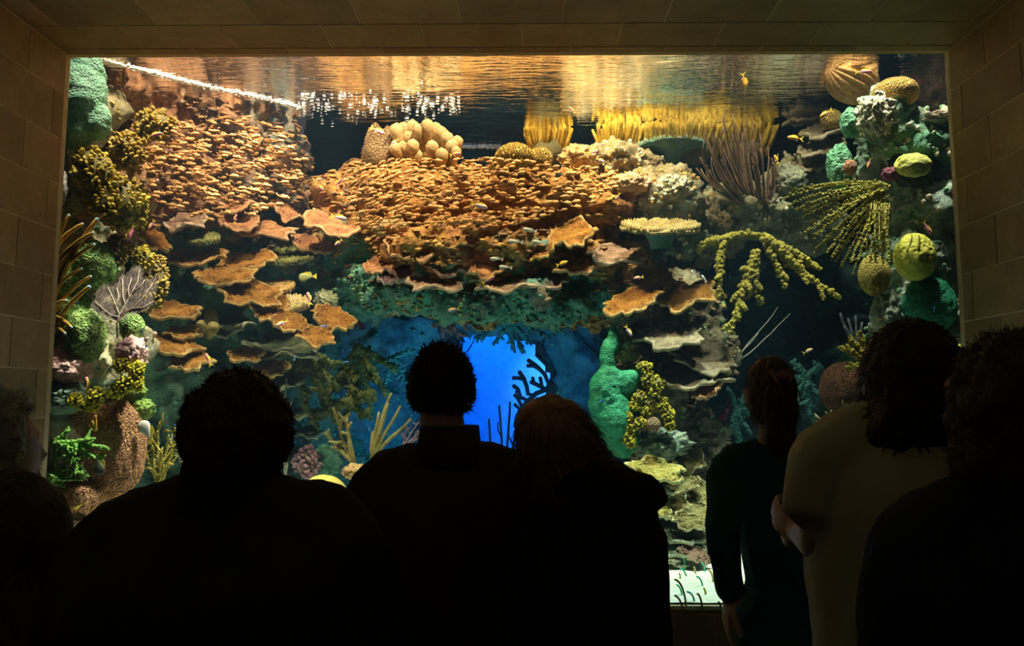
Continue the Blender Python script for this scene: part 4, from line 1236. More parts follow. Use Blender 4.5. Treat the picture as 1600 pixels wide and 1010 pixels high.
# feathery gorgonian: beaded branches sweeping left
t = empty('feather_gorgonian', P(1392, 290, 4.6), 'feathery yellow-green gorgonian with long beaded branches sweeping to the left', 'coral')
b0 = P(1392, 290, 4.6)
rn = random.Random(9)
for i in range(30):
    u = i / 29
    ang = R(6 + 92 * u)
    L = 152 - 40 * u + rn.uniform(-16, 10)
    sx, sy = 1388 - 8 * u + rn.uniform(-14, 4), 285 + 40 * u
    tx, ty = sx - math.cos(ang) * L, sy + math.sin(ang) * L * (.96 if u < .7 else .8)
    a, e = P(sx, sy, 4.58) - b0, P(tx, ty, 4.42 + rn.uniform(-.05, .12)) - b0
    mid = a.lerp(e, .55) + Vector((0, -.03, .05))
    pts = [a * (1 - s) ** 2 + mid * 2 * s * (1 - s) + e * s * s for s in [k / 15 for k in range(16)]]
    md = tube(pts, [.0042 - .0018 * k / 15 for k in range(16)], 5)
    v, f = ico(1)
    for k in range(1, 16):
        for q in (.0, .5):
            p = pts[k - 1].lerp(pts[k], q)
            sd = rn.choice((-1, 1))
            c = p + Vector((rn.uniform(-1, 1) * .006, -.004, sd * .007))
            s = rn.uniform(.0055, .0095)
            md.add([c + z * s for z in v], f)
    obj('branch', md, feather, t)
for k in range(8):   # fine side twigs hanging on the right
    sx = 1362 + k * 4
    a, e = P(sx, 318, 4.5) - b0, P(sx - 6 + rn.uniform(-8, 12), 372 + rn.uniform(-20, 34), 4.45) - b0
    pts = curve_pts(a, e - a, (e - a).length, (0, 0, -.2), 9, .06, rn)
    md = knobby(pts, .004, .003, rn, 1.4, kc=3, n=5)
    obj('twig', md, feather, t)
soft_branch('soft_coral', 'yellow-green soft coral reaching left from behind the big man in the pale shirt', 1362, 565, 4.7, [(-50, -22, 0), (-40, 10, -.02), (-34, -38, 0), (-20, -46, 0), (-12, -16, -.03)], ygr, .018, 2, 41, sub_len=.22, bend=(0, 0, 0))
soft_branch('soft_coral', 'dark tubes of a gorgonian in the shade left of the right tower', 1345, 560, 5.2, [(-32, -70, 0), (-20, -62, 0), (-8, -66, 0), (-26, -50, 0), (2, -56, 0)], mat('dark_tube', [(.05, .07, .08), (.10, .13, .14)], scale=9, bump=.3), .014, 1, 42, knob=.2, kc=0, bend=(0, 0, .2))
dome('honeycomb_coral', 1320, 608, 76, 86, 5.0, 'rust brown rough coral dome left of the head of the man in the pale shirt', rust_d, .05, 1.6, dz=.13)
soft_branch('soft_coral', 'yellow spiky coral tuft over the shoulder of the man in the pale shirt', 1330, 690, 4.6, [(-56, -40, 0), (-40, -46, 0), (-14, -64, 0), (-24, -34, -.03), (-66, -14, 0), (4, -60, 0)], tan_b, .010, 2, 43, sub_len=.3, bend=(0, 0, .2), knob=.3, kc=2)
for i, (x, y, lab) in enumerate(((1506, 548, 'upper small yellow polyp tuft squeezed at the right window edge'), (1503, 566, 'lower small yellow polyp tuft squeezed at the right window edge'))):
    lobes_coral(x, y, 16, 20, 4.5, lab, lemon, base_o, 34, .008, name='polyp_tuft', seed=90 + i, stretch=1, part='polyp_cluster')

# ---- pillar
def sponge_column():
    Y = 5.32
    md = MD()
    for i, (x, y, rx, ry, rd, dy) in enumerate(((948, 610, 26, 40, .11, 0), (962, 652, 32, 44, .12, 0), (950, 560, 12, 34, .06, .02), (975, 598, 20, 18, .07, -.03), (988, 588, 14, 10, .05, -.04), (972, 690, 26, 26, .09, .02),
                                             (940, 632, 20, 34, .08, 0), (958, 530, 10, 26, .05, .04), (984, 640, 20, 40, .08, .03))):
        md.join(blob(P(x, y, Y + dy), (M_(rx, Y), rd, M_(ry, Y)), 3, .12, 2, seed=i))
    md, nr = remesh(md, .012, 5)
    c = P(955, 620, Y)
    o = MD()
    o.v = [p - c + q * (.012 * fbm(p * 8, 3) + .004 * fbm(p * 40, 2)) for p, q in zip(md.v, nr)]
    o.f = md.f
    t = tag(obj('encrusting_sponge', o, em_sponge, loc=c), 'emerald green sponge draped down the left side of the pillar', 'sponge')
sponge_column()
for i, (x, y, w_, h_) in enumerate(((1008, 574, 22, 14), (1012, 592, 22, 24), (1024, 602, 24, 26), (1020, 614, 26, 22), (1000, 622, 26, 20), (992, 634, 16, 16), (982, 652, 12, 20), (986, 668, 16, 18), (1000, 660, 20, 18), (1010, 642, 18, 16),
                                    (1024, 636, 14, 14), (1037, 632, 12, 20), (1044, 648, 18, 20), (1046, 664, 14, 16), (978, 676, 10, 18), (984, 688, 18, 20))):
    plc = ('highest', 'second highest', 'upper right', 'upper middle', 'upper left', 'small left', 'far left', 'left middle', 'inner left', 'inner middle', 'inner right', 'right upper', 'right middle', 'right lower', 'lower left', 'lowest')[i]
    lobes_coral(x, y, w_, h_, 5.25, plc + ' yellow polyp tuft of the ring on the pillar', mat('ring_yellow', [(.18, .15, .012), (.36, .30, .016), (.52, .44, .03)], scale=16, bump=.4, bscale=90), base_o, 40, .0105, name='polyp_tuft', seed=60 + i, stretch=1.0, part='polyp_cluster')
dome('honeycomb_coral', 1021, 664, 22, 24, 5.2, 'small round brown honeycomb coral inside the ring of yellow polyps', mat('ring_brain', [(.20, .10, .05), (.34, .18, .10)], scale=6, bump=1.0, bscale=60, pat='cells', patcol=(.62, .46, .26), patmix=.9), .03, 1.3, dz=.04, sub=4)
dome('boulder_coral', 1004, 640, 40, 56, 5.42, 'brown crust between the emerald sponge and the yellow polyps', mat('brown_crust', [(.10, .08, .04), (.24, .20, .10), (.36, .36, .24)], scale=10, bump=1.0, bscale=50), .2, 2.2, dz=.1)
dome('boulder_coral', 1034, 694, 80, 46, 5.4, 'grey-green mossy lump under the ring of yellow polyps', mat('moss_lump', [(.12, .18, .13), (.24, .32, .24), (.36, .40, .32)], scale=10, bump=1.2, bscale=40), .24, 2.4, dz=.12)
dome('boulder_coral', 975, 545, 40, 40, 5.45, 'golden crusted rock knob at the top of the emerald sponge', mat('gold_crust', [(.20, .15, .05), (.42, .33, .12), (.52, .46, .26)], scale=10, bump=1.2, bscale=40), .24, 2.4, dz=.1)

# ---- the cave and what grows in it
t = soft_branch('soft_coral', 'mauve tangled soft coral hanging over the head of the spiky-haired man', 702, 490, 5.9, [(-26, 18, 0), (-12, 30, 0), (4, 34, 0), (18, 32, 0), (30, 26, 0), (-30, 6, 0), (28, 8, 0), (10, 16, -.05)], purp, .016, 2, 51, sub_len=.5, jit=.5)
soft_branch('soft_coral', 'dark teal soft coral hanging from the roof of the cave mouth', 800, 505, 6.6, [(-60, 24, 0), (-30, 34, 0), (0, 42, 0), (30, 34, 0), (60, 24, 0), (84, 18, 0), (16, 46, 0)], mat('cave_teal', [(.02, .08, .09), (.04, .16, .15), (.08, .24, .18)], scale=8, bump=.4), .020, 2, 52, sub_len=.35)
soft_branch('soft_coral', 'green tree-like soft coral hanging left in the cave, nearest to the shelves', 470, 545, 5.9, [(-10, 60, 0), (24, 50, 0), (52, 30, 0), (-4, 30, -.04), (40, 80, 0), (10, 100, 0), (60, 64, 0)], tgr, .025, 2, 53, sub_len=.45, kc=14, knob=.8)
soft_branch('soft_coral', 'green tree-like soft coral in the middle of the left cave', 560, 545, 6.1, [(-30, 60, 0), (-6, 84, 0), (30, 44, 0), (58, 30, 0), (20, 112, 0), (-20, 120, 0), (-50, 80, 0), (44, 74, 0)], tgr, .026, 2, 54, sub_len=.45, kc=14, knob=.8)
soft_branch('soft_coral', 'low green soft coral curling above the bare branching coral', 540, 630, 6.0, [(-40, 24, 0), (-30, 2, 0), (20, -6, 0), (36, 22, 0), (-56, 30, 0), (46, -16, 0)], tgr, .025, 2, 55, sub_len=.45, kc=14, knob=.8)
soft_branch('soft_coral', 'bluish green soft coral close to the left ear of the spiky-haired man', 615, 560, 6.3, [(-14, 40, 0), (16, 10, 0), (-26, 10, 0), (20, 40, 0), (30, -10, 0)], mat('cave_teal', []), .020, 2, 56, sub_len=.4)
soft_branch('soft_coral', 'thin pale standing twigs right of the bushy-haired visitor', 446, 742, 5.6, [(2, -150, 0), (10, -120, 0), (-2, -110, .05)], mat('grey_twig', []), .011, 1, 57, knob=.1, kc=0, bend=(0, 0, .1))
for k, (dirs, lab, sd, x, y) in enumerate((([(-30, -80, 0), (-10, -70, -.02), (-44, -46, 0)], 'bare tan branching coral left of the spiky-haired man', 58, 552, 722),
                                          ([(30, -100, 0), (44, -80, 0), (10, -70, 0), (60, -60, 0), (24, -84, -.05), (0, -40, 0)], 'tan finger anemone coral with pale tips beside the shoulder of the spiky-haired man', 59, 582, 715),
                                          ([(24, -40, 0), (40, -30, 0), (6, -36, 0), (50, -50, 0)], 'mauve twiggy coral at the shoulder of the spiky-haired man', 60, 630, 700))):
    soft_branch('branching_coral', lab, x, y, 5.6, dirs, tan_b if k < 2 else purp, .020 if k == 0 else (.017 if k == 1 else .008), 2 if k != 1 else 1, sd, knob=.15, kc=1, sub_len=.4, bend=(0, 0, .3))
dome('boulder_coral', 556, 738, 40, 24, 5.5, 'lit yellowish lump at the foot of the bare branching coral', mat('tan_rough', []), .2, 2.2, dz=.08)
dome('dome_coral', 506, 776, 72, 66, 5.1, 'smooth mustard yellow dome coral between the two left visitors', mat('mustard', [(.34, .26, .04), (.48, .38, .08), (.56, .46, .14)], scale=9, bump=.5, bscale=110, pat='pits'), .03, 1.3, dz=.14)
lobes_coral(480, 722, 36, 44, 5.7, 'dusky purple cauliflower coral above the mustard dome', mat('dusk_purple', [(.16, .08, .12), (.28, .15, .20), (.36, .22, .26)], scale=14, bump=.4), base_o, 60, .018)
dome('boulder_coral', 510, 722, 40, 50, 5.8, 'teal crumbly lump beside the dusky purple cauliflower coral', mat('teal_rough', []), .22, 2.4)
soft_branch('soft_coral', 'crimson soft coral glowing dimly in the left cave', 560, 500, 6.2, [(-10, 12, 0), (8, 14, 0), (-14, -4, 0), (12, -6, 0)], crim, .018, 2, 61, sub_len=.5)
soft_branch('soft_coral', 'crimson soft coral in the dark recess left of the ponytailed visitor', 1122, 660, 6.0, [(-10, 20, 0), (8, 24, 0), (-14, -14, 0), (12, -16, 0), (0, 34, 0)], crim, .018, 2, 62, sub_len=.5)
soft_branch('soft_coral', 'dark green bush in the recess right of the pillar', 1150, 640, 6.2, [(-10, 40, 0), (18, 34, 0), (20, -20, 0), (-14, -34, 0), (6, 70, 0), (24, 10, 0)], mat('cave_teal', []), .022, 2, 63, sub_len=.5)
soft_branch('soft_coral', 'deep green bush in the recess left of the big man in the pale shirt', 1260, 590, 6.1, [(-20, 30, 0), (18, 34, 0), (20, -20, 0), (-24, -24, 0), (-34, 4, 0), (6, 60, 0)], mat('cave_teal', []), .022, 2, 64, sub_len=.5)
soft_branch('soft_coral', 'thin crossing bare twigs in the dark recess', 1145, 570, 6.0, [(90, -80, 0), (70, -90, .1), (40, -50, 0)], mat('grey_twig', []), .006, 1, 65, knob=.1, kc=0, bend=(0, 0, .2))

# corals standing black against the blue
def outline_coral(name, label, Y, lines, m):
    b0 = P(*lines[0][0][0], Y)
    t = empty(name, b0, label, 'coral')
    for pts2, r in lines:
        pts = [P(x, y, Y + .03 * math.sin(i + x)) - b0 for i, (x, y) in enumerate(pts2)]
        obj('branch', tube(pts, [r * .72] * (len(pts) - 1) + [r * .6], 8), m, t)
outline_coral('antler_coral', 'dark antler coral standing out against the blue cave light', 7.1, [
    ([(806, 668), (808, 652), (814, 640), (825, 627), (838, 615), (854, 609), (861, 596), (867, 584)], .030), ([(838, 554), (852, 568), (864, 582), (861, 597)], .028), ([(825, 563), (838, 572), (851, 585), (857, 600)], .028),
    ([(824, 572), (834, 572), (841, 577)], .024), ([(811, 581), (818, 591), (823, 604), (825, 616), (834, 618)], .027), ([(801, 591), (810, 591), (819, 594)], .024), ([(829, 597), (838, 601), (848, 606), (854, 610)], .026),
    ([(832, 590), (835, 600)], .022), ([(844, 590), (847, 605)], .024), ([(802, 603), (809, 608), (813, 621), (824, 626)], .026), ([(806, 612), (811, 614)], .022), ([(804, 617), (810, 624), (815, 636)], .025), ([(804, 632), (812, 640)], .022)], blackb)
for i, (pts, lab) in enumerate((([(765, 722), (766, 690), (764, 655)], 'short dark sea whip at the left of the blue light'), ([(783, 722), (784, 690), (782, 660), (780, 634)], 'second dark sea whip from the left in the blue light'),
                                ([(790, 730), (793, 690), (796, 650), (797, 628)], 'tallest dark sea whip in the blue light'), ([(800, 730), (801, 700), (808, 665), (812, 648)], 'dark sea whip nearest the head of the bob-haired visitor'))):
    outline_coral('sea_whip', lab, 7.0, [(pts, .014)] + ([([(pts[1][0], pts[1][1] - 5), (pts[1][0] - 6, pts[1][1] - 18), (pts[1][0] - 6, pts[1][1] - 30)], .010)] if i in (1, 3) else []), blackb)
outline_coral('sea_whip', 'pair of thin twigs sticking up from behind the spiky hair', 6.6, [([(722, 545), (724, 520)], .008), ([(730, 550), (741, 532)], .008)], blackb)

# ---- garden eels in the sand
eel_g = flat('eel_green', (.05, .42, .26))
eel_y = flat('eel_yellow', (.46, .42, .10))
for i, (bx, by, tx, ty, hx, hy, g, lab) in enumerate((
        (1070, 887, 1071, 878, 1066, 871, 1, 'rearmost garden eel at the back of the sand'), (1073, 901, 1070, 893, 1063, 889, 1, 'short thick green garden eel left at the back of the sand'),
        (1101, 891, 1100, 884, 1096, 880, 1, 'green garden eel at the back right of the sand'), (1118, 893, 1116, 887, 1113, 883, 1, 'small garden eel farthest right at the back'),
        (1087, 896, 1086, 890, 1084, 886, 0, 'small yellowish garden eel at the back middle'), (1063, 906, 1063, 900, 1061, 896, 0, 'small garden eel left of the middle'),
        (1098, 917, 1097, 907, 1088, 901, 1, 'big curved green garden eel in the middle of the sand'), (1114, 911, 1115, 900, 1107, 891, 0, 'slim garden eel with a hooked neck right of the middle'),
        (1132, 928, 1131, 914, 1123, 906, 1, 'green garden eel at the right beside the teal sleeve'), (1066, 930, 1064, 920, 1057, 914, 1, 'green garden eel leaning left at the left front'),
        (1072, 944, 1068, 918, 1054, 906, 0, 'longest yellow garden eel with a hooked neck at the left'), (1103, 929, 1102, 923, 1099, 919, 0, 'short yellow garden eel under the big curved one'),
        (1085, 940, 1084, 930, 1073, 925, 1, 'green hooked garden eel in front'), (1097, 949, 1096, 936, 1089, 928, 0, 'yellow garden eel at the front right of the green hooked one'),
        (1067, 950, 1063, 938, 1054, 931, 0, 'yellow garden eel at the front left corner'), (1126, 946, 1125, 943, 1122, 941, 1, 'tiny dark garden eel by the hand of the ponytailed visitor'))):
    # depth where the foot meets the sand
    d = P(bx, by, 1.0) - Vector((0, 0, CZ))
    Y = (SILL_Z + .012 - CZ) / d.z
    b0 = P(bx, by, Y)
    a, m_, e = Vector((0, 0, -.01)), P(tx, ty, Y) - b0, P(hx, hy, Y) - b0
    pts = []
    for k in range(10):
        s = k / 9
        p1 = Vector((m_.x, 0, m_.z * 1.35))
        pts.append(a * (1 - s) ** 2 + p1 * 2 * s * (1 - s) + e * s * s)
    t = tag(obj('garden_eel', tube(pts, [.0052] * 8 + [.0056, .0042], 7), eel_g if g else eel_y, loc=b0), lab, 'eel')
# rubble on the sand at the back
for i, (x, y, w_, h_, lab) in enumerate(((1046, 876, 30, 10, 'pale rubble mound at the back left of the sand'), (1064, 884, 24, 6, 'flat yellowish rubble patch behind the eels'))):
    dome('rubble', x, y, w_, h_, 5.1, lab, mat('rubble', [(.40, .38, .26), (.56, .54, .40)], scale=16, bump=.9), .3, 3, cat='rock', sub=4)

# ------------------------------------------------------------------ bubbles and painted waterline glitter
glint = flat('glint', (.90, .92, .95), rough=.25)  # white colour paints the glints on the bubbles and along the waterline
rn = random.Random(77)
md = MD()
v, f = ico(1)
for i in range(150):
    x = 470 + 250 * rn.random() ** 1.1
    y = 152 + 34 * rn.random() + (x - 470) * .02 + rn.gauss(0, 7)
    if x > 640: y = 168 + rn.gauss(0, 8)
    Y = (WATER_Z - .012 - CZ) / (P(x, y, 1).z - CZ)
    c = P(x, y, Y)
    s = rn.uniform(.004, .011)
    md.add([c + Vector((p.x * s * 1.5, p.y * s, p.z * s * .6)) for p in v], f)
tag(obj('bubble_glints', md, glint), 'swarm of air bubbles and painted white glints under the water surface left of the golden reflections', 'bubbles', kind='stuff')


def glint_line(label, pix, n, r):  # white beads model the light glittering where rock meets the surface
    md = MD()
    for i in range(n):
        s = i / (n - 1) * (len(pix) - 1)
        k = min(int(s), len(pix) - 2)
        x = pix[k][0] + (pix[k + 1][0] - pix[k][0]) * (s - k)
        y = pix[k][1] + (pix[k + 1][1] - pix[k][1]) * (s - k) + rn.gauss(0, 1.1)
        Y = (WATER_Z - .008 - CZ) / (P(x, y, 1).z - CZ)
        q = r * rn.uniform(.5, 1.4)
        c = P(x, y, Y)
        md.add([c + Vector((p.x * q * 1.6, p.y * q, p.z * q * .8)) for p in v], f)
    tag(obj('waterline_glint', md, glint), label, 'glint', kind='stuff')


glint_line('bright line of painted white glitter where the brown slope meets the water surface', [(152, 94), (210, 108), (270, 124), (330, 138), (400, 153), (468, 169)], 380, .0068)
glint_line('short line of painted glitter at the waterline behind the cream knob coral', [(716, 230), (750, 231), (782, 232)], 60, .008)
glint_line('short line of painted glitter at the waterline beside the small round orange coral', [(1240, 196), (1262, 191), (1284, 187)], 60, .008)

# ------------------------------------------------------------------ fish
def fish_md(L, hgt=.34, wid=.15, n=10):
    """body along +X (head), length L"""
    md = MD()
    prof = [(-.5, .10), (-.36, .18), (-.2, .42), (0, .72), (.18, .86), (.32, .80), (.42, .58), (.48, .32), (.5, .08)]
    vs, fs = [], []
    for x, r in prof:
        for j in range(n):
            a = 2 * math.pi * j / n
            vs.append(Vector((x * L * .78 + .10 * L, math.cos(a) * r * wid * L * .5, math.sin(a) * r * hgt * L * .5)))
    for i in range(len(prof) - 1):
        for j in range(n):
            j2 = (j + 1) % n
            fs.append((i * n + j, i * n + j2, (i + 1) * n + j2, (i + 1) * n + j))
    fs.append(tuple(range(n))[::-1])
    fs.append(tuple((len(prof) - 1) * n + j for j in range(n)))
    return md.add(vs, fs)


def fin_md(pts, th):
    """small flat fin with thickness, outline in the XZ plane"""
    md = MD()
    k = len(pts)
    vs = [Vector((x, -th, z)) for x, z in pts] + [Vector((x, th, z)) for x, z in pts]
    fs = [tuple(range(k)), tuple(range(2 * k - 1, k - 1, -1))] + [(i, i + k, (i + 1) % k + k, (i + 1) % k) for i in range(k)]
    return md.add(vs, fs)


def fish_mat(name, belly, back, mid=.1, rough=.35, L=.1):
    m = bpy.data.materials.new(name)
    n, l = nodes_of(m)
    b = n['Principled BSDF']; b.inputs['Roughness'].default_value = rough
    tc = n.new('ShaderNodeTexCoord'); sx = n.new('ShaderNodeSeparateXYZ'); l.new(tc.outputs['Object'], sx.inputs[0])
    mr = n.new('ShaderNodeMapRange'); mr.inputs['From Min'].default_value = mid * L - .06 * L; mr.inputs['From Max'].default_value = mid * L + .06 * L
    l.new(sx.outputs['Z'], mr.inputs[0])
    mx = n.new('ShaderNodeMix'); mx.data_type = 'RGBA'
    l.new(mr.outputs[0], mx.inputs[0]); mx.inputs[6].default_value = (*belly, 1); mx.inputs[7].default_value = (*back, 1)
    l.new(mx.outputs[2], b.inputs['Base Color'])
    return m


FL = .10
an_pink = fish_mat('anthias_pink', (.85, .22, .42), (.85, .62, .06), .055, L=FL)
an_pale = fish_mat('anthias_pale', (.85, .52, .66), (.85, .62, .08), .065, L=FL)
an_oran = fish_mat('anthias_orange', (.90, .40, .08), (.92, .58, .05), .03, L=FL)
fin_y = flat('fin_yellow', (.90, .68, .05))
fin_p = flat('fin_pink', (.85, .40, .50))
eye_m = flat('fish_eye', (.02, .02, .03), rough=.2)
body_me = {k: mesh_of('body', fish_md(FL, .30, .16), m) for k, m in (('k', an_pink), ('p', an_pale), ('o', an_oran))}
tail_me = mesh_of('tail_fin', fin_md([(-.27 * FL, .03 * FL), (-.52 * FL, .20 * FL), (-.40 * FL, 0), (-.52 * FL, -.20 * FL), (-.27 * FL, -.03 * FL)], .004 * FL), fin_y, smooth=False)
dors_me = mesh_of('dorsal_fin', fin_md([(.28 * FL, .11 * FL), (.20 * FL, .20 * FL), (-.05 * FL, .19 * FL), (-.20 * FL, .05 * FL)], .004 * FL), fin_y, smooth=False)
anal_me = mesh_of('anal_fin', fin_md([(.05 * FL, -.12 * FL), (-.08 * FL, -.18 * FL), (-.18 * FL, -.05 * FL)], .004 * FL), fin_p, smooth=False)
e_md = MD()
for s in (-1, 1):
    e_md.join(blob((.40 * FL, s * .048 * FL, .035 * FL), .018 * FL, 1))
eye_me = mesh_of('eye', e_md, eye_m)


def anthias(px, py, Lpx, ang, k, Y, label, yaw=0):
    """ang: heading of the head in the picture, degrees, 0 = right, 90 = up"""
    t = empty('anthias', P(px, py, Y), label, 'fish')
    s = M_(Lpx, Y) / FL
    t.scale = (s, s, s)
    flip = 90 < ang % 360 < 270
    m = Matrix.Rotation(R(-ang), 4, 'Y')
    if flip:   # keep the back up when swimming left
        m = m @ Matrix.Rotation(math.pi, 4, 'X')
    m = m @ Matrix.Rotation(R(yaw), 4, 'Z')
    t.rotation_euler = m.to_euler()
    obj('body', body_me[k], None, t); obj('tail_fin', tail_me, None, t); obj('dorsal_fin', dors_me, None, t); obj('anal_fin', anal_me, None, t)
    obj('eye', eye_me, None, t)


for px, py, Lp, an, k, Y, lab in (
    (241, 211, 26, 14, 'k', 4.6, 'pink fish with yellow tail at the upper left of the left shoal'), (177, 161, 15, 150, 'o', 4.6, 'small orange-pink fish beside the pale green sponge'),
    (205, 362, 26, 248, 'k', 4.6, 'pink fish diving head down below the yellow cauliflower coral'), (237, 351, 18, 242, 'k', 4.8, 'smaller pink fish diving right of the yellow cauliflower coral'),
    (368, 342, 16, 80, 'k', 5.2, 'pink fish swimming up under the left shoal'), (590, 204, 26, -25, 'p', 5.4, 'pink fish with orange tail in front of the barrel sponge'),
    (711, 241, 18, 12, 'k', 5.3, 'deep pink fish right of the cream knob coral'), (617, 221, 14, 210, 'p', 5.4, 'lilac fish beside the cream knob coral'),
    (499, 292, 20, -42, 'k', 5.2, 'pink fish heading down right between the two shoals'), (527, 287, 20, 50, 'k', 5.2, 'pink fish heading up right between the two shoals'),
    (496, 281, 16, 5, 'p', 5.25, 'pale pink fish just above the down-heading one between the shoals'), (683, 308, 24, 28, 'k', 5.0, 'pink fish with yellow tail in the middle of the centre shoal'),
    (748, 321, 30, -18, 'p', 4.9, 'large lilac pink fish with yellow back in the centre shoal'), (529, 340, 28, -12, 'p', 5.0, 'pale pink fish with long yellow tail over the brown shelf'),
    (688, 352, 18, 58, 'p', 5.0, 'yellow-backed fish swimming up at the ledge brow'), (529, 379, 16, 220, 'k', 5.0, 'small pink fish above the dark left end of the ledge'),
    (763, 438, 24, 32, 'k', 4.9, 'pink fish with yellow tail over the green lip of the cave'), (709, 484, 20, 190, 'p', 4.9, 'pink fish with yellow tail above the mauve soft coral'),
    (441, 505, 22, 205, 'p', 5.0, 'lilac fish with orange back at the steep orange shelf'), (483, 467, 22, 105, 'k', 5.1, 'vivid pink fish nose up over the tan tufted coral'),
    (459, 471, 12, 95, 'k', 5.2, 'tiny orange-pink fish left of the vivid pink one'), (326, 563, 22, 115, 'k', 5.0, 'pink and orange fish at the tip of the lowest left shelf'),
    (135, 602, 26, 92, 'k', 4.35, 'pink fish standing nose up before the lemon polyps'), (965, 307, 14, 235, 'k', 5.1, 'pink fish seen head on before the pink crusted lump'),
    (926, 238, 18, 15, 'k', 5.4, 'pink fish before the tan coral boulder'), (938, 250, 15, -25, 'p', 5.4, 'pale lilac fish right under the pink fish at the tan boulder'),
    (894, 172, 14, 130, 'k', 5.3, 'small pink fish high in the golden reflections'), (1163, 125, 26, -78, 'o', 5.0, 'slim fish diving high under the water surface at the right'),
    (1349, 112, 28, 0, 'k', 4.6, 'pink fish with yellow tail before the ridged basket coral'), (1291, 177, 24, 210, 'o', 4.7, 'orange fish at the small round coral ball'),
    (1243, 216, 26, 172, 'o', 4.8, 'orange fish heading left before the tan shelves'), (1213, 249, 16, 110, 'o', 5.0, 'small yellow-orange fish above the pitted yellow-white rock'),
    (1358, 255, 20, 255, 'k', 4.45, 'magenta fish diving beside the right rock tower'), (1449, 356, 26, 300, 'k', 4.4, 'dusky pink fish diving over the yellow ball sponge'),
    (1262, 549, 18, 25, 'p', 4.9, 'pink and yellow fish alone in the dark right recess'), (982, 517, 20, 300, 'p', 5.0, 'pink and yellow fish diving over the emerald sponge'),
    (878, 412, 20, 20, 'o', 5.1, 'yellow-orange fish at the dim right half of the ledge'), (998, 434, 16, 190, 'k', 5.1, 'dim pink fish before the purple brown sheet'),
    (1302, 240, 12, 95, 'o', 5.0, 'small yellow fish between the tan shelves'), (1072, 271, 14, 180, 'o', 5.6, 'round orange fish beside the vase-shaped table coral'),
    (571, 361, 12, 200, 'o', 5.2, 'small square yellow fish at the left end of the ledge brow'), (1374, 501, 10, 30, 'o', 4.6, 'tiny orange fish at the pale green knob')):
    anthias(px, py, Lp, an, k, Y, lab)

# single fish of other kinds
def one_fish(px, py, Lpx, ang, Y, label, m, fin, hgt=.34, name='reef_fish', wid=.16):
    t = empty(name, P(px, py, Y), label, 'fish')
    L = M_(Lpx, Y)
    obj('body', fish_md(L, hgt, wid), m, t)
    obj('tail_fin', fin_md([(-.27 * L, .04 * L), (-.48 * L, .15 * L), (-.46 * L, -.15 * L), (-.27 * L, -.04 * L)], .006 * L), fin, t, smooth=False)
    obj('dorsal_fin', fin_md([(.26 * L, .30 * hgt * L), (.12 * L, .50 * hgt * L), (-.16 * L, .46 * hgt * L), (-.26 * L, .06 * L)], .006 * L), fin, t, smooth=False)
    flip = 90 < ang % 360 < 270
    mm = Matrix.Rotation(R(-ang), 4, 'Y')
    if flip: mm = mm @ Matrix.Rotation(math.pi, 4, 'X')
    t.rotation_euler = mm.to_euler()
    return t


wh = flat('fish_white', (.75, .75, .70)); ylf = flat('fish_yellow', (.75, .62, .06)); gyf = flat('fish_olive', (.42, .44, .16)); dkf = flat('fish_dark', (.05, .06, .05)); blf = flat('fish_blue', (.03, .12, .75)); cyf = flat('fish_cyan', (.25, .55, .85)); slv = flat('fish_silver', (.55, .56, .50), rough=.3)
one_fish(229, 676, 40, 118, 4.55, 'white fish with yellow tail edge right of the brown honeycomb coral', wh, ylf, .62)
one_fish(153, 726, 34, 285, 4.45, 'dark fish with yellow face in front of the brown honeycomb coral', dkf, ylf, .66)
one_fish(481, 433, 30, 185, 5.5, 'pale olive oval fish under the dark table coral', gyf, ylf, .56)
one_fish(124, 792, 20, 215, 4.35, 'thin bright yellow fish at the lower left', ylf, ylf, .22)
one_fish(875, 274, 16, 180, 5.2, 'small dark grey fish over the orange part of the ledge', dkf, dkf, .6)
one_fish(416, 254, 10, 20, 5.1, 'small blackish fish above the right end of the left shoal', dkf, dkf, .5)
for px, py, Lp, an, lab in ((506, 510, 10, 0, 'tiny blue fish beside the lowest golden shelf'), (541, 566, 9, 0, 'tiny blue fish in the left cave greenery'), (461, 560, 8, 70, 'tiny blue fish under the dark shelf'), (576, 668, 8, 120, 'tiny blue fish beside the tan finger anemone coral'),
                           (210, 556, 9, 70, 'tiny blue fish on the pink and white crust'), (228, 543, 9, 75, 'tiny blue fish right of the small green dome'), (148, 400, 9, 60, 'tiny blue fish on the bumpy green hump'),
                           (222, 520, 9, 80, 'tiny blue fish on the small green dome under the sea fan'), (183, 517, 8, 90, 'tiny blue fish at the foot of the sea fan'), (276, 665, 10, 180, 'tiny blue fish beside the bushy hair'), (1460, 484, 9, 80, 'tiny blue fish before the deep emerald sponge'),
                           (939, 627, 8, 30, 'tiny blue fish before the emerald sponge on the pillar'), (120, 475, 8, 90, 'tiny blue fish among the orange antlers')):
    one_fish(px, py, Lp, an, 4.45 if (px < 300 or px > 1400) else 5.15, lab, blf, cyf, .30)
for px, py, Lp, an, lab in ((828, 360, 24, 170, 'pale silver-pink fish, upper of two below the centre shoal'), (842, 379, 22, 170, 'pale silver-pink fish, lower of two below the centre shoal'), (790, 418, 22, 175, 'silver fish at the right end of the rust shelf'),
                           (776, 405, 22, 178, 'silver fish just above the one at the rust shelf'), (806, 378, 26, 175, 'long silver-pink fish left of the lower pale one'), (1100, 436, 14, 120, 'dim silver fish in the dark right of the pillar'), (1082, 428, 12, 100, 'dim silver fish left of the other one by the pillar')):
    one_fish(px, py, Lp, an, 5.1, lab, slv, slv, .34)

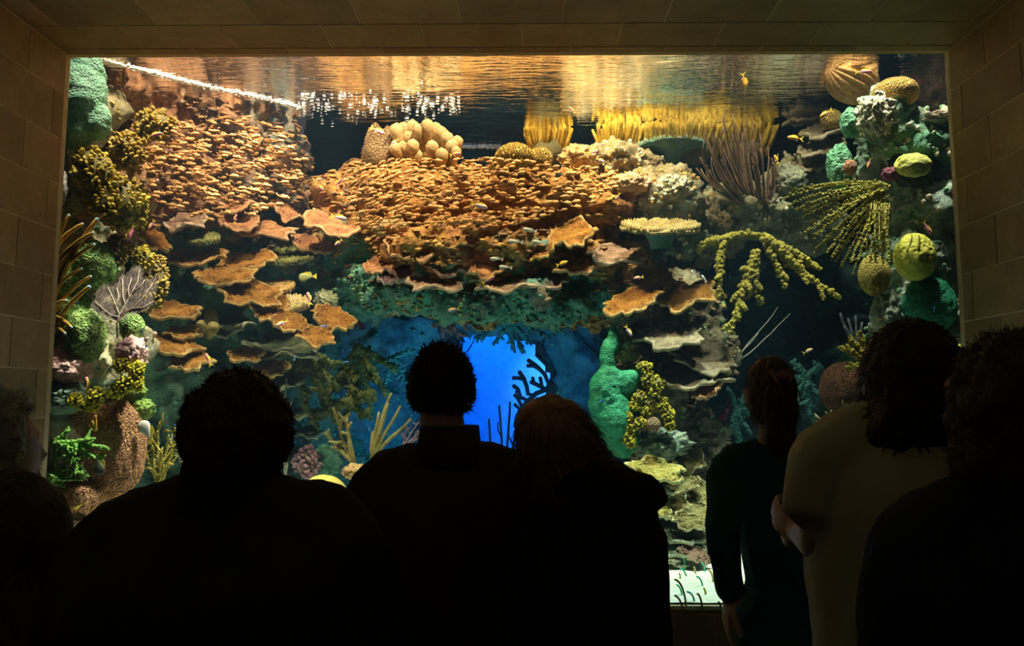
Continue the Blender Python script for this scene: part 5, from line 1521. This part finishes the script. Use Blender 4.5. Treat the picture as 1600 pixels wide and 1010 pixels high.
# the two shoals of small orange fish
sw_m = mat('shoal_orange', [(.40, .16, .05), (.58, .26, .08), (.70, .38, .15)], scale=20, bump=.1, rand=.25, rough=.4)
sw_fin = mat('shoal_fin', [(.50, .30, .12), (.66, .46, .20)], scale=20, bump=.1)
SL = .075
sb = fish_md(SL, .36, .17, 8)
sb.join(fin_md([(-.27 * SL, .03 * SL), (-.46 * SL, .13 * SL), (-.38 * SL, 0), (-.46 * SL, -.13 * SL), (-.27 * SL, -.03 * SL)], .004 * SL))
sb.join(fin_md([(.16 * SL, .11 * SL), (.08 * SL, .19 * SL), (-.10 * SL, .09 * SL)], .004 * SL))
shoal_me = mesh_of('shoal_fish', sb, sw_m)
rn = random.Random(4)


def in_left():
    while 1:
        x, y = rn.uniform(226, 500), rn.uniform(182, 352)
        u, v_ = (x - 348) / 130, (y - 262) / 84
        cc = u * math.cos(.25) + v_ * math.sin(.25), -u * math.sin(.25) + v_ * math.cos(.25)
        if cc[0] ** 2 + cc[1] ** 2 < 1 and rn.random() < 1.15 - (cc[0] ** 2 + cc[1] ** 2) * .7:
            return x, y, rn.uniform(4.85, 5.25), -8 + rn.gauss(0, 9)


def in_centre():
    while 1:
        x, y = rn.uniform(540, 960), rn.uniform(238, 362)
        top = 246 + 20 * abs((x - 720) / 240) ** 2
        bot = 362 - 30 * abs((x - 690) / 200) ** 2
        if top < y < bot and rn.random() < (1.0 if x < 860 else .45):
            return x, y, rn.uniform(5.0, 5.45), (4 if x > 640 else 14) + rn.gauss(0, 10)


def place(x, y, Y, an):
    s = rn.uniform(.85, 1.2)
    fl = rn.random() < .12
    m = Matrix.Rotation(R(-an), 4, 'Y') @ Matrix.Rotation(R(rn.gauss(0, 18)) + (math.pi if fl else 0), 4, 'Z')
    return m, s


def zone(x, y, x0, x1, y0, y1):
    cx = min(2, max(0, int(3 * (x - x0) / (x1 - x0)))); cy = min(2, max(0, int(3 * (y - y0) / (y1 - y0))))
    return (('upper left part', 'top middle', 'upper right part'), ('left edge', 'very middle', 'right edge'), ('lower left part', 'bottom middle', 'lower right part'))[cy][cx]


for fn, cnt, what, bx in ((in_left, 150, 'left shoal', (230, 470, 190, 340)),
                          (in_centre, 150, 'centre shoal', (540, 940, 250, 360))):
    for i in range(cnt):
        x, y, Y, an = fn()
        Y -= .12
        m, s = place(x, y, Y, an)
        zn = zone(x, y, *bx)
        o = tag(obj('shoal_fish', shoal_me, None, loc=P(x, y, Y)), 'small orange fish in the ' + zn + ' of the dense ' + what, 'fish', 'orange fish, ' + zn + ' of the ' + what)
        o.rotation_euler = m.to_euler()
        o.scale = (s, s, s)
rest = MD()
for fn, cnt in ((in_left, 260), (in_centre, 430)):
    for i in range(cnt):
        x, y, Y, an = fn()
        m, s = place(x, y, Y + .1, an)
        mm = Matrix.Translation(P(x, y, Y + .1)) @ m @ Matrix.Scale(s, 4)
        rest.add([mm @ p for p in sb.v], sb.f)
tag(obj('shoal_remainder', rest, sw_m), 'the many other small orange fish deeper inside both dense shoals', 'fish', kind='stuff')
# ------------------------------------------------------------------ people
skin = mat('skin', [(.42, .26, .19), (.52, .33, .25)], scale=8, bump=.08, bscale=120, rough=.55)


def loft(sections, n=28, md=None):
    """sections: (centre, half width, half depth, axis_x); closed tube through ellipses"""
    md = md or MD()
    vs, fs = [], []
    for c, a, b, ax in sections:
        ay = Vector((-ax.y, ax.x, 0)).normalized()
        for j in range(n):
            t = 2 * math.pi * j / n
            cx, sy = math.cos(t), math.sin(t)
            cx = math.copysign(abs(cx) ** .85, cx); sy = math.copysign(abs(sy) ** .85, sy)
            vs.append(c + ax * (a * cx) + ay * (b * sy))
    for i in range(len(sections) - 1):
        for j in range(n):
            j2 = (j + 1) % n
            fs.append((i * n + j, i * n + j2, (i + 1) * n + j2, (i + 1) * n + j))
    fs.append(tuple(range(n))[::-1])
    fs.append(tuple((len(sections) - 1) * n + j for j in range(n)))
    return md.add(vs, fs)


def seg(a, b, r0, r1, md, n=12, k=5, mid=None):
    pts = [a.lerp(b, i / k) for i in range(k + 1)]
    tube(pts, [r0 + (r1 - r0) * i / k + (0 if mid is None else mid * math.sin(math.pi * i / k)) for i in range(k + 1)], n, md=md)


def limb(joints, radii, md, n=14):
    pts, rr = [], []
    for i in range(len(joints) - 1):
        for k in range(5):
            s = k / 5
            pts.append(joints[i].lerp(joints[i + 1], s)); rr.append(radii[i] + (radii[i + 1] - radii[i]) * s)
    pts.append(joints[-1]); rr.append(radii[-1])
    # round the bends
    for _ in range(2):
        q = pts[:]
        for i in range(1, len(pts) - 1):
            q[i] = pts[i] * .5 + (pts[i - 1] + pts[i + 1]) * .25
        pts = q
    tube(pts, rr, n, md=md)


def hand(wrist, d, palm_n, thumb_side, md, s=1.0, curl=.5):
    """palm, four unequal bent fingers and a thumb leaving the side of the palm"""
    d = d.normalized(); pn = (palm_n - d * palm_n.dot(d)).normalized(); sd = d.cross(pn).normalized() * thumb_side
    v, f = ico(3)
    pc = wrist + d * .050 * s
    md.add([pc + d * (p.x * .052 * s) + sd * (p.y * .041 * s) + pn * (p.z * .016 * s) for p in v], f)
    seg(wrist - d * .03 * s, wrist + d * .02 * s, .026 * s, .027 * s, md)
    for i, (off, L) in enumerate(((.030, .072), (.010, .082), (-.010, .076), (-.029, .060))):
        b = wrist + d * (.088 - .004 * abs(i - 1)) * s + sd * off * s
        p, q, dd = b, [b - d * .02 * s, b], d
        for j, fr in enumerate((.45, .32, .23)):
            dd = (dd + pn * curl * (.55 + .25 * j)).normalized()
            p = p + dd * L * fr * s
            q.append(p)
        tube(q, [.0095 * s, .0092 * s, .0085 * s, .0078 * s, .0065 * s], 8, md=md)
    b = wrist + d * .030 * s + sd * .034 * s
    q = [b - sd * .012 * s, b + (sd * .022 + d * .020 + pn * .006) * s, b + (sd * .034 + d * .046 + pn * .016) * s, b + (sd * .036 + d * .068 + pn * .026) * s]
    tube(q, [.013 * s, .0115 * s, .0100 * s, .0078 * s], 8, md=md)


def head_md(c, q, s=1.0):
    """skull, face, ears; local +Y is the face; q a rotation matrix"""
    md = MD()
    v, f = ico(4)
    out = []
    for p in v:
        x, y, z = p.x * .077, p.y * .098, p.z * .118
        if z < 0:                      # jaw narrows and comes forward
            k = 1 + z * 2.6
            x *= max(.62, k)
            y = y * max(.70, 1 + z * 1.6) + (-z) * .16
        if y > .05 and z > 0: y -= (y - .05) * .25
        # eye sockets
        for sx in (-1, 1):
            dd = (Vector((x, y, z)) - Vector((sx * .032, .092, .006))).length
            if dd < .024: y -= .010 * (1 - dd / .024)
        out.append(Vector((x, y, z)))
    md.add(out, f)
    tube([(0, .085, .012), (0, .100, -.008), (0, .112, -.030), (0, .098, -.038)], [.008, .010, .014, .010], 8, md=md)     # nose
    md.join(blob((0, .094, -.062), (.024, .010, .006), 2)); md.join(blob((0, .092, -.072), (.022, .010, .007), 2))        # lips
    md.join(blob((0, .085, -.100), (.022, .018, .016), 2))                                                                # chin
    md.join(blob((0, .084, .026), (.052, .014, .010), 2))                                                                 # brow
    for sx in (-1, 1):
        e = blob((0, 0, 0), (.010, .020, .032), 3)
        e.v = [p + Vector((sx * .010 * (p.z / .03 if p.z > 0 else 0), 0, 0)) for p in e.v]
        e.xf(Matrix.Translation((sx * .080, -.004, -.010)) @ Matrix.Rotation(R(-25 * sx), 4, 'Z'))
        md.join(e)
    md.v = [c + q @ (p * s) for p in md.v]
    return md


def cloth_noise(md, nr, a=.006, f=9):
    o = MD(); o.f = md.f
    o.v = [p + q * (a * fbm(Vector((p.x * f, p.y * f, p.z * f * .45)), 3)) for p, q in zip(md.v, nr)]
    o.rim = [0.0] * len(o.v)
    return o


def person(label, Y, head, sh, build=1.0, head_rot=(0, 0, 0), hs=1.0, arms=None, hips=None, top=None, trousers=None, sleeve='long', hair=None, collar=False, voxel=.011,
           yaw=0, waist=.135, hip=.165, chest=.165, depth=1.0, neck_r=.056, shoulder_z=None, hem=None, trap=.05, top_name='shirt'):
    """head: pixel of head centre; sh: pixels (left x, left y, right x, right y) of the shoulder joints"""
    H = P(head[0], head[1], Y + (head[2] if len(head) > 2 else 0))
    SL_, SR_ = P(sh[0], sh[1], Y - math.sin(yaw) * .15), P(sh[2], sh[3], Y + math.sin(yaw) * .15)
    S = (SL_ + SR_) / 2
    ax = (SR_ - SL_); ax.z = 0; ax.normalize()
    fwd = Vector((-ax.y, ax.x, 0))
    pz = max(.80, S.z - .54)
    hx = hips if hips is not None else (sh[0] + sh[2]) / 2
    Pv = P(hx, 700, Y); Pv.z = pz
    base = Vector((Pv.x, Pv.y, 0))
    root = empty('person', base, label, 'person')
    hw = (SR_ - SL_).length / 2
    def torso(infl, z_lo=None):
        secs = []
        zs = S.z - pz
        neck = S + fwd * .0 + Vector((0, 0, .055))
        for t, a, b in ((-.16, hip * .80, .11), (-.08, hip * .97, .125), (0, hip, .125), (.12, hip * .96, .118), (.30, waist, .105), (.52, (waist + chest) / 2, .112), (.74, chest, .120), (.88, max(chest, hw * .88), .112), (1.0, hw * .80, .088), (1.06, hw * .52, .072), (1.12, neck_r * 1.25, .062)):
            if z_lo is not None and pz + zs * t < z_lo - .03: continue
            c = Pv.lerp(Vector((S.x, S.y, S.z)), max(0, min(1.12, t)))
            c.z = pz + zs * t
            secs.append((c - base, a * build + infl, b * build * depth + infl, ax))
        return loft(secs)
    # skeleton joints
    A = []
    for i, (sj, s) in enumerate(((SL_, -1), (SR_, 1))):
        if arms and arms[i]:
            (ex, ey, ed), (wx, wy, wd) = arms[i][:2]
            E, W = P(ex, ey, Y + ed), P(wx, wy, Y + wd)
        else:
            E = sj + ax * (.06 * s) + Vector((0, 0, -.29)) - fwd * .03
            W = E + ax * (.01 * s) + Vector((0, 0, -.25)) + fwd * .07
        A.append((sj - base, E - base, W - base, s, (arms[i][2] if arms and arms[i] and len(arms[i]) > 2 else {})))
    kz, az = pz * .56, .075
    legs = []
    for s in (-1, 1):
        h = Vector((0, 0, pz - .03)) + ax * (s * hip * .52 * build)
        k = Vector((0, 0, kz)) + ax * (s * .10) + fwd * .02
        a = Vector((0, 0, az)) + ax * (s * .11) - fwd * .02
        legs.append((h, k, a, s))
    hb, sb_ = Vector(H - base), S - base
    q = ax.to_track_quat('X', 'Z').to_matrix().to_4x4() @ Euler([R(x) for x in head_rot]).to_matrix().to_4x4()
    q = q.to_3x3()
    # ---- body, one continuous skin surface
    body = torso(0)
    neck_top = hb + q @ Vector((0, -.018, -.06))
    seg(sb_ + Vector((0, 0, -.03)), neck_top, neck_r * 1.2, neck_r * .95, body)
    for sj, E, W, s, op in A:
        limb([sb_.lerp(sj, .3) + Vector((0, 0, .02)), sj, E, W], [.06 * build, .058 * build, .042 * build, .027], body)
        d = (W - E).normalized()
        hand(W, op.get('dir', d), op.get('palm', -ax * s), op.get('thumb', -s), body, op.get('s', 1.0), op.get('curl', .35))
    for h, k, a, s in legs:
        limb([h + Vector((0, 0, .05)), h, k, a], [.10 * build, .092 * build, .058 * build, .038], body)
        ft = MD()
        v, f = ico(3)
        fo = blob((0, 0, 0), (.045, .125, .042), 3)
        fo.v = [a + ax * p.x + fwd * (p.y + .055) + Vector((0, 0, max(p.z, -.030) - .040)) for p in fo.v]
        body.join(fo)
    body.join(head_md(hb, q, hs))
    bmd, nr = remesh(body, voxel, 3)
    obj('body', bmd, skin, root)
    for sx in (-1, 1):
        obj('eye', blob(hb + q @ (Vector((sx * .032, .0735, .006)) * hs), .0105 * hs, 2), mat('eye_white', [(.7, .68, .64), (.8, .78, .74)], bump=0), root)
    # ---- trousers
    tr = MD()
    zs = S.z - pz
    secs = [(Vector((0, 0, pz - .11)), hip * build * .98 + .012, .125 * build * depth + .012, ax), (Vector((0, 0, pz)), hip * build + .014, .128 * build * depth + .014, ax), (Vector((0, 0, pz + zs * .16)), hip * build * .96 + .013, .118 * build * depth + .013, ax)]
    loft(secs, md=tr)
    for h, k, a, s in legs:
        limb([h + Vector((0, 0, .03)), h, k, a + Vector((0, 0, .03))], [.112 * build, .108 * build, .082 * build, .068], tr)
    tmd, nr = remesh(tr, .014, 3)
    obj('trousers', cloth_noise(tmd, nr, .006), trousers, root)
    for h, k, a, s in legs:
        fo = blob((0, 0, 0), (.052, .142, .052), 3)
        fo.v = [a + ax * p.x + fwd * (p.y + .055) + Vector((0, 0, max(p.z, -.036) - .036)) for p in fo.v]
        obj('shoe', fo, mat('shoe_black', [(.02, .02, .02), (.03, .03, .03)], bump=.05), root)
    # ---- top
    tp = torso(.020, hem if hem else pz - .02)
    for sx in (-1, 1):      # trapezius slope
        sj = (SL_ if sx < 0 else SR_) - base
        seg(sb_ + Vector((0, 0, .03)) + ax * (sx * .03), sj + Vector((0, 0, .005)), trap + .012, .062 * build + .006, tp)
    for sj, E, W, s, op in A:
        if sleeve == 'long':
            limb([sb_.lerp(sj, .3), sj, E, W - (W - E).normalized() * .01], [.072 * build, .076 * build, .062 * build, .045], tp)
        else:
            E2 = sj.lerp(E, .72)
            limb([sb_.lerp(sj, .3), sj, E2], [.072 * build, .078 * build, .074 * build], tp)
    tpm, nr = remesh(tp, .011, 4)
    obj(top_name, cloth_noise(tpm, nr, .011, 7), top, root)
    if collar:
        cr = [sb_ + Vector((0, 0, .065)), neck_top.lerp(sb_ + Vector((0, 0, .065)), .55)]
        secs = []
        for c, r in ((sb_ + Vector((0, 0, .040)), 1.7), (sb_ + Vector((0, 0, .095)), 1.34), (sb_ + Vector((0, 0, .138)), 1.26), (sb_ + Vector((0, 0, .136)), 1.16), (sb_ + Vector((0, 0, .08)), 1.15)):
            secs.append((c, neck_r * r, neck_r * r * 1.05, ax))
        obj('collar', loft(secs), top, root)
    return root, base, hb, q, ax, fwd, A, sb_


def hair_shell(root, hb, q, s, m, cap=(.088, .108, .125), low=-.06, front=.04, amp=.10, fr=3.0, strands=0, slen=.03, srad=.0018, sdir=None, seed=1, extra=None, down=0.0, name='hair', voxel=.007):
    """skull cap of hair with strands; covers back and sides down to `low`, leaves the face free in front of `front`"""
    rn = random.Random(seed)
    md = MD()
    b = blob((0, -.006, .012), cap, 5, amp, fr, seed=seed)
    keep = []
    vs = []
    for p in b.v:
        p = p.copy()
        lo = low if p.y < .0 else low + (p.y / .1) * .10
        if p.z < lo:
            p.z = lo + (p.z - lo) * .12
        if p.y > front and p.z < .075:
            p.y = front + (p.y - front) * .12
        vs.append(p)
    md.add(vs, b.f)
    if extra:
        for e in extra:
            md.join(e)
    v0 = [p.copy() for p in md.v]
    mdr, nr = remesh(md, voxel, 2)
    out = MD(); out.f = list(mdr.f)
    out.v = [p + n_ * (.004 * fbm(Vector((p.x * 60, p.y * 60, p.z * 14)), 3)) for p, n_ in zip(mdr.v, nr)]
    out.rim = [0.0] * len(out.v)
    N = len(out.v)
    for i in range(strands):
        k = rn.randrange(N)
        p, nn = mdr.v[k], nr[k]
        if p.y > front - .01 and p.z < .05: continue
        d = (nn + Vector((rn.gauss(0, .45), rn.gauss(0, .45), rn.gauss(0, .45) - down))).normalized()
        if sdir is not None: d = (d + Vector(sdir)).normalized()
        L = slen * rn.uniform(.4, 1.2)
        side = d.cross(Vector((.3, .5, .8))).normalized() * srad
        up = d.cross(side).normalized() * srad
        bend = Vector((rn.gauss(0, .15), rn.gauss(0, .15), rn.gauss(0, .15) - down * .6)) * L
        a = p - nn * .003
        mid = a + d * L * .55 + bend * .3
        tip = a + d * L + bend
        out.add([a + side, a - side * .5 + up, a - side * .5 - up, mid + side * .7, mid - side * .35 + up * .7, mid - side * .35 - up * .7, tip],
                [(0, 1, 4, 3), (1, 2, 5, 4), (2, 0, 3, 5), (3, 4, 6), (4, 5, 6), (5, 3, 6)])
    out.v = [hb + q @ (p * s) for p in out.v]
    return obj(name, out, m, root)


h_black = mat('black_hair', [(.012, .009, .008), (.03, .022, .018)], scale=30, bump=.3, rough=.5)
h_brown = mat('brown_hair', [(.05, .025, .012), (.10, .05, .025)], scale=30, bump=.3, rough=.5)
h_chest = mat('chestnut_hair', [(.20, .09, .035), (.34, .17, .07), (.42, .24, .12)], scale=24, bump=.3, rough=.45)
h_grey = mat('grey_hair', [(.22, .20, .17), (.36, .33, .29), (.46, .43, .38)], scale=24, bump=.3, rough=.5)
c_black = mat('black_cloth', [(.012, .012, .012), (.022, .021, .02)], scale=12, bump=.15, bscale=200, rough=.9)
c_brown = mat('dark_brown_cloth', [(.045, .035, .022), (.065, .05, .03)], scale=12, bump=.15, bscale=200, rough=.9)
c_char = mat('charcoal_cloth', [(.02, .02, .018), (.032, .03, .026)], scale=12, bump=.15, bscale=200, rough=.9)
c_teal = mat('teal_knit', [(.006, .06, .085), (.01, .09, .12)], scale=12, bump=.2, bscale=220, rough=.9)
c_pale = mat('pale_tee', [(.42, .38, .25), (.50, .46, .31)], scale=6, bump=.1, bscale=200, rough=.9)
c_pat = mat('patterned_jacket', [(.03, .025, .02), (.14, .10, .06), (.05, .04, .03), (.22, .18, .13)], scale=16, bump=.15, bscale=200, rough=.9)
c_navy = mat('navy_cloth', [(.012, .016, .028), (.02, .026, .04)], scale=12, bump=.15, bscale=200, rough=.9)

# the broad visitor with bushy hair
r = person('broad bushy-haired person in a black jacket, second visitor from the left', 1.50, (370, 688), (205, 842, 512, 838), build=1.32, top=c_char, trousers=c_black, hs=1.02, waist=.19, hip=.20, chest=.19, depth=1.2, hips=330,
           arms=[((110, 980, -.02), (120, 1110, .12)), ((580, 980, -.02), (560, 1110, .12))], trap=.085, neck_r=.066, collar=True, top_name='jacket')
hair_shell(r[0], r[2], r[3], 1.02, h_brown, cap=(.096, .112, .112), low=-.085, amp=.12, strands=5000, slen=.014, srad=.0008, seed=2)
# spiky-haired man
r = person('man with short spiky dark hair and a collared shirt, in front of the blue light', 2.07, (690, 612), (592, 750, 812, 750), build=1.08, top=c_brown, trousers=c_black, hs=.98, waist=.17, chest=.185, hip=.175, hips=702,
           arms=[((566, 930, -.02), (570, 1060, .10)), ((846, 930, -.02), (840, 1060, .10))], trap=.062, neck_r=.060, collar=True, head_rot=(0, 0, 4))
hair_shell(r[0], r[2], r[3], .98, h_black, cap=(.085, .104, .116), low=-.05, front=.05, amp=.06, strands=1700, slen=.017, srad=.0018, sdir=(0, -.1, .35), seed=3)
# bob-haired woman leaning her head to the left
r = person('woman with a chestnut bob, head leaning left, in a black hooded jacket', 1.92, (872, 702), (862, 802, 978, 776), build=.94, top=c_black, trousers=c_black, hs=.98, head_rot=(0, -22, 12), waist=.16, chest=.165, hip=.18, hips=938,
           arms=[((862, 930, .05), (880, 1040, .15)), ((1004, 915, -.02), (1010, 1045, .10))], trap=.06, neck_r=.052, top_name='jacket')
ex = [blob((0, -.05, -.045), (.090, .066, .075), 3), blob((.070, -.01, -.05), (.030, .062, .070), 3), blob((-.070, .00, -.05), (.030, .062, .075), 3)]
hair_shell(r[0], r[2], r[3], .98, h_chest, cap=(.094, .112, .124), low=-.08, front=.045, amp=.05, strands=2400, slen=.045, srad=.0012, down=1.4, seed=4, extra=ex)
hd = MD()
sb_ = r[7]
for k in range(3):
    hd.join(blob(sb_ + r[4] * (.015 + .03 * k) + r[5] * (-.085) + Vector((0, 0, .055 - .01 * k)), (.10, .055, .05), 3, .15, 2, seed=k))
for x, y, s in ((955, 722, .042), (978, 738, .044), (996, 760, .040), (938, 726, .035), (1000, 786, .034)):
    hd.join(blob(P(x, y + 18, 1.90) - r[1], (s, .06, s * .8), 3, .12, 2, seed=x))
hmd, nr = remesh(hd, .009, 3)
obj('hood', hmd, c_black, r[0])
# ponytailed woman in teal
r = person('slim woman with a ponytail and hair clip in a teal long-sleeved top, arm hanging down', 2.60, (1204, 616), (1138, 726, 1280, 726), build=.86, top=c_teal, trousers=c_black, hs=.93, waist=.118, chest=.145, hip=.175, hips=1228,
           arms=[((1126, 842, -.12), (1142, 932, -.06), {'dir': Vector((-.15, .1, -1)), 'curl': .55, 's': 1.0}), ((1300, 838, .02), (1290, 930, .15))], trap=.045, neck_r=.048, voxel=.0065)
pt = [blob((0, -.085, .045), (.045, .035, .045), 3), blob((.0, -.10, -.01), (.050, .032, .07), 3), blob((.0, -.10, -.08), (.055, .030, .08), 3), blob((.002, -.095, -.145), (.050, .028, .06), 3), blob((0, -.03, -.05), (.080, .07, .07), 3)]
hair_shell(r[0], r[2], r[3], .93, h_brown, cap=(.082, .104, .122), low=-.07, front=.045, amp=.05, strands=1200, slen=.03, srad=.001, down=1.2, seed=5, extra=pt)
cl = MD()
for s in (-1, 1):
    for k in range(4):
        a = Vector((s * (.010 + .006 * k), -.128 + .002 * k, .055 + .008 * k))
        tube([a, a + Vector((s * .012, -.012, -.006)), a + Vector((s * .006, -.016, -.026))], [.004, .004, .003], 6, md=cl)
cl.join(blob((0, -.132, .062), (.018, .010, .014), 3))
cl.v = [r[2] + r[3] @ (p * .93) for p in cl.v]
obj('hair_clip', cl, mat('clip_plastic', [(.30, .12, .10), (.42, .18, .15)], bump=.05, rough=.3), r[0])
# big man in the pale T-shirt
r = person('big man with dark hair tied low in a pale T-shirt, forearm bent forward', 1.62, (1424, 612), (1304, 712, 1515, 712), build=1.22, top=c_pale, trousers=c_char, hs=1.06, waist=.140, chest=.146, hip=.150, hips=1418, sleeve='short',
           arms=[((1292, 850, -.02), (1252, 836, .20), {'dir': Vector((-.25, .6, .25)), 'curl': .9, 's': .98, 'palm': Vector((.6, .3, .2))}), ((1535, 850, -.02), (1530, 960, .15))], trap=.075, neck_r=.064, voxel=.0075, depth=1.1)
pt = [blob((-.065, -.075, -.075), (.050, .045, .05), 3, .15), blob((-.02, -.05, -.06), (.085, .075, .075), 3, .1), blob((.055, -.02, -.05), (.045, .08, .08), 3, .1)]
hair_shell(r[0], r[2], r[3], 1.06, h_black, cap=(.092, .112, .126), low=-.09, front=.05, amp=.06, strands=1600, slen=.02, srad=.0012, down=.6, seed=6, extra=pt)
# the visitor at the right edge
r = person('person with bushy dark hair in a black jacket at the right edge of the photo', 1.25, (1592, 655), (1450, 850, 1745, 830), build=1.15, top=c_navy, trousers=c_black, hs=1.0, waist=.17, chest=.175, hip=.18, hips=1600,
           arms=[((1400, 1010, .0), (1440, 1150, .12)), None], trap=.075, neck_r=.062, top_name='jacket')
ex = [blob((0, -.04, -.05), (.095, .08, .09), 3, .1), blob((-.05, 0, -.07), (.05, .07, .08), 3, .1)]
hair_shell(r[0], r[2], r[3], 1.0, h_brown, cap=(.102, .116, .124), low=-.12, front=.045, amp=.12, strands=5000, slen=.016, srad=.0008, seed=7, extra=ex)
# the old woman at the left edge, seen from behind her right shoulder
r = person('grey-haired woman with an earring and patterned jacket at the left edge of the photo', 1.72, (-14, 702), (-120, 800, 40, 800), build=1.02, top=c_pat, trousers=c_black, hs=1.0, yaw=-.5, head_rot=(4, 0, -6), waist=.16, chest=.165, hip=.18, hips=-30,
           arms=[None, ((64, 920, .02), (70, 1040, .12))], trap=.06, neck_r=.052, top_name='jacket')
hair_shell(r[0], r[2], r[3], 1.0, h_grey, cap=(.092, .110, .120), low=-.045, front=.03, amp=.14, fr=5, strands=3500, slen=.015, srad=.0008, seed=8)
er = tube([r[2] + r[3] @ Vector((.088, -.006, -.046 - .010 * (1 - math.cos(k * .7)) + 0)) + r[3] @ Vector((.0, .008 * math.sin(k * .7), 0)) for k in range(10)], .0022, 6)
obj('earring', er, mat('gold', [(.6, .42, .12), (.7, .5, .18)], bump=0, rough=.3), r[0])
secs = [(r[7] + Vector((0, 0, .045)), .085, .085, r[4]), (r[7] + Vector((0, 0, .075)), .078, .080, r[4]), (r[7] + Vector((0, 0, .10)), .066, .070, r[4]), (r[7] + Vector((0, 0, .08)), .058, .06, r[4])]
obj('scarf', loft(secs), mat('green_scarf', [(.02, .20, .14), (.05, .34, .24)], scale=20, bump=.3), r[0])
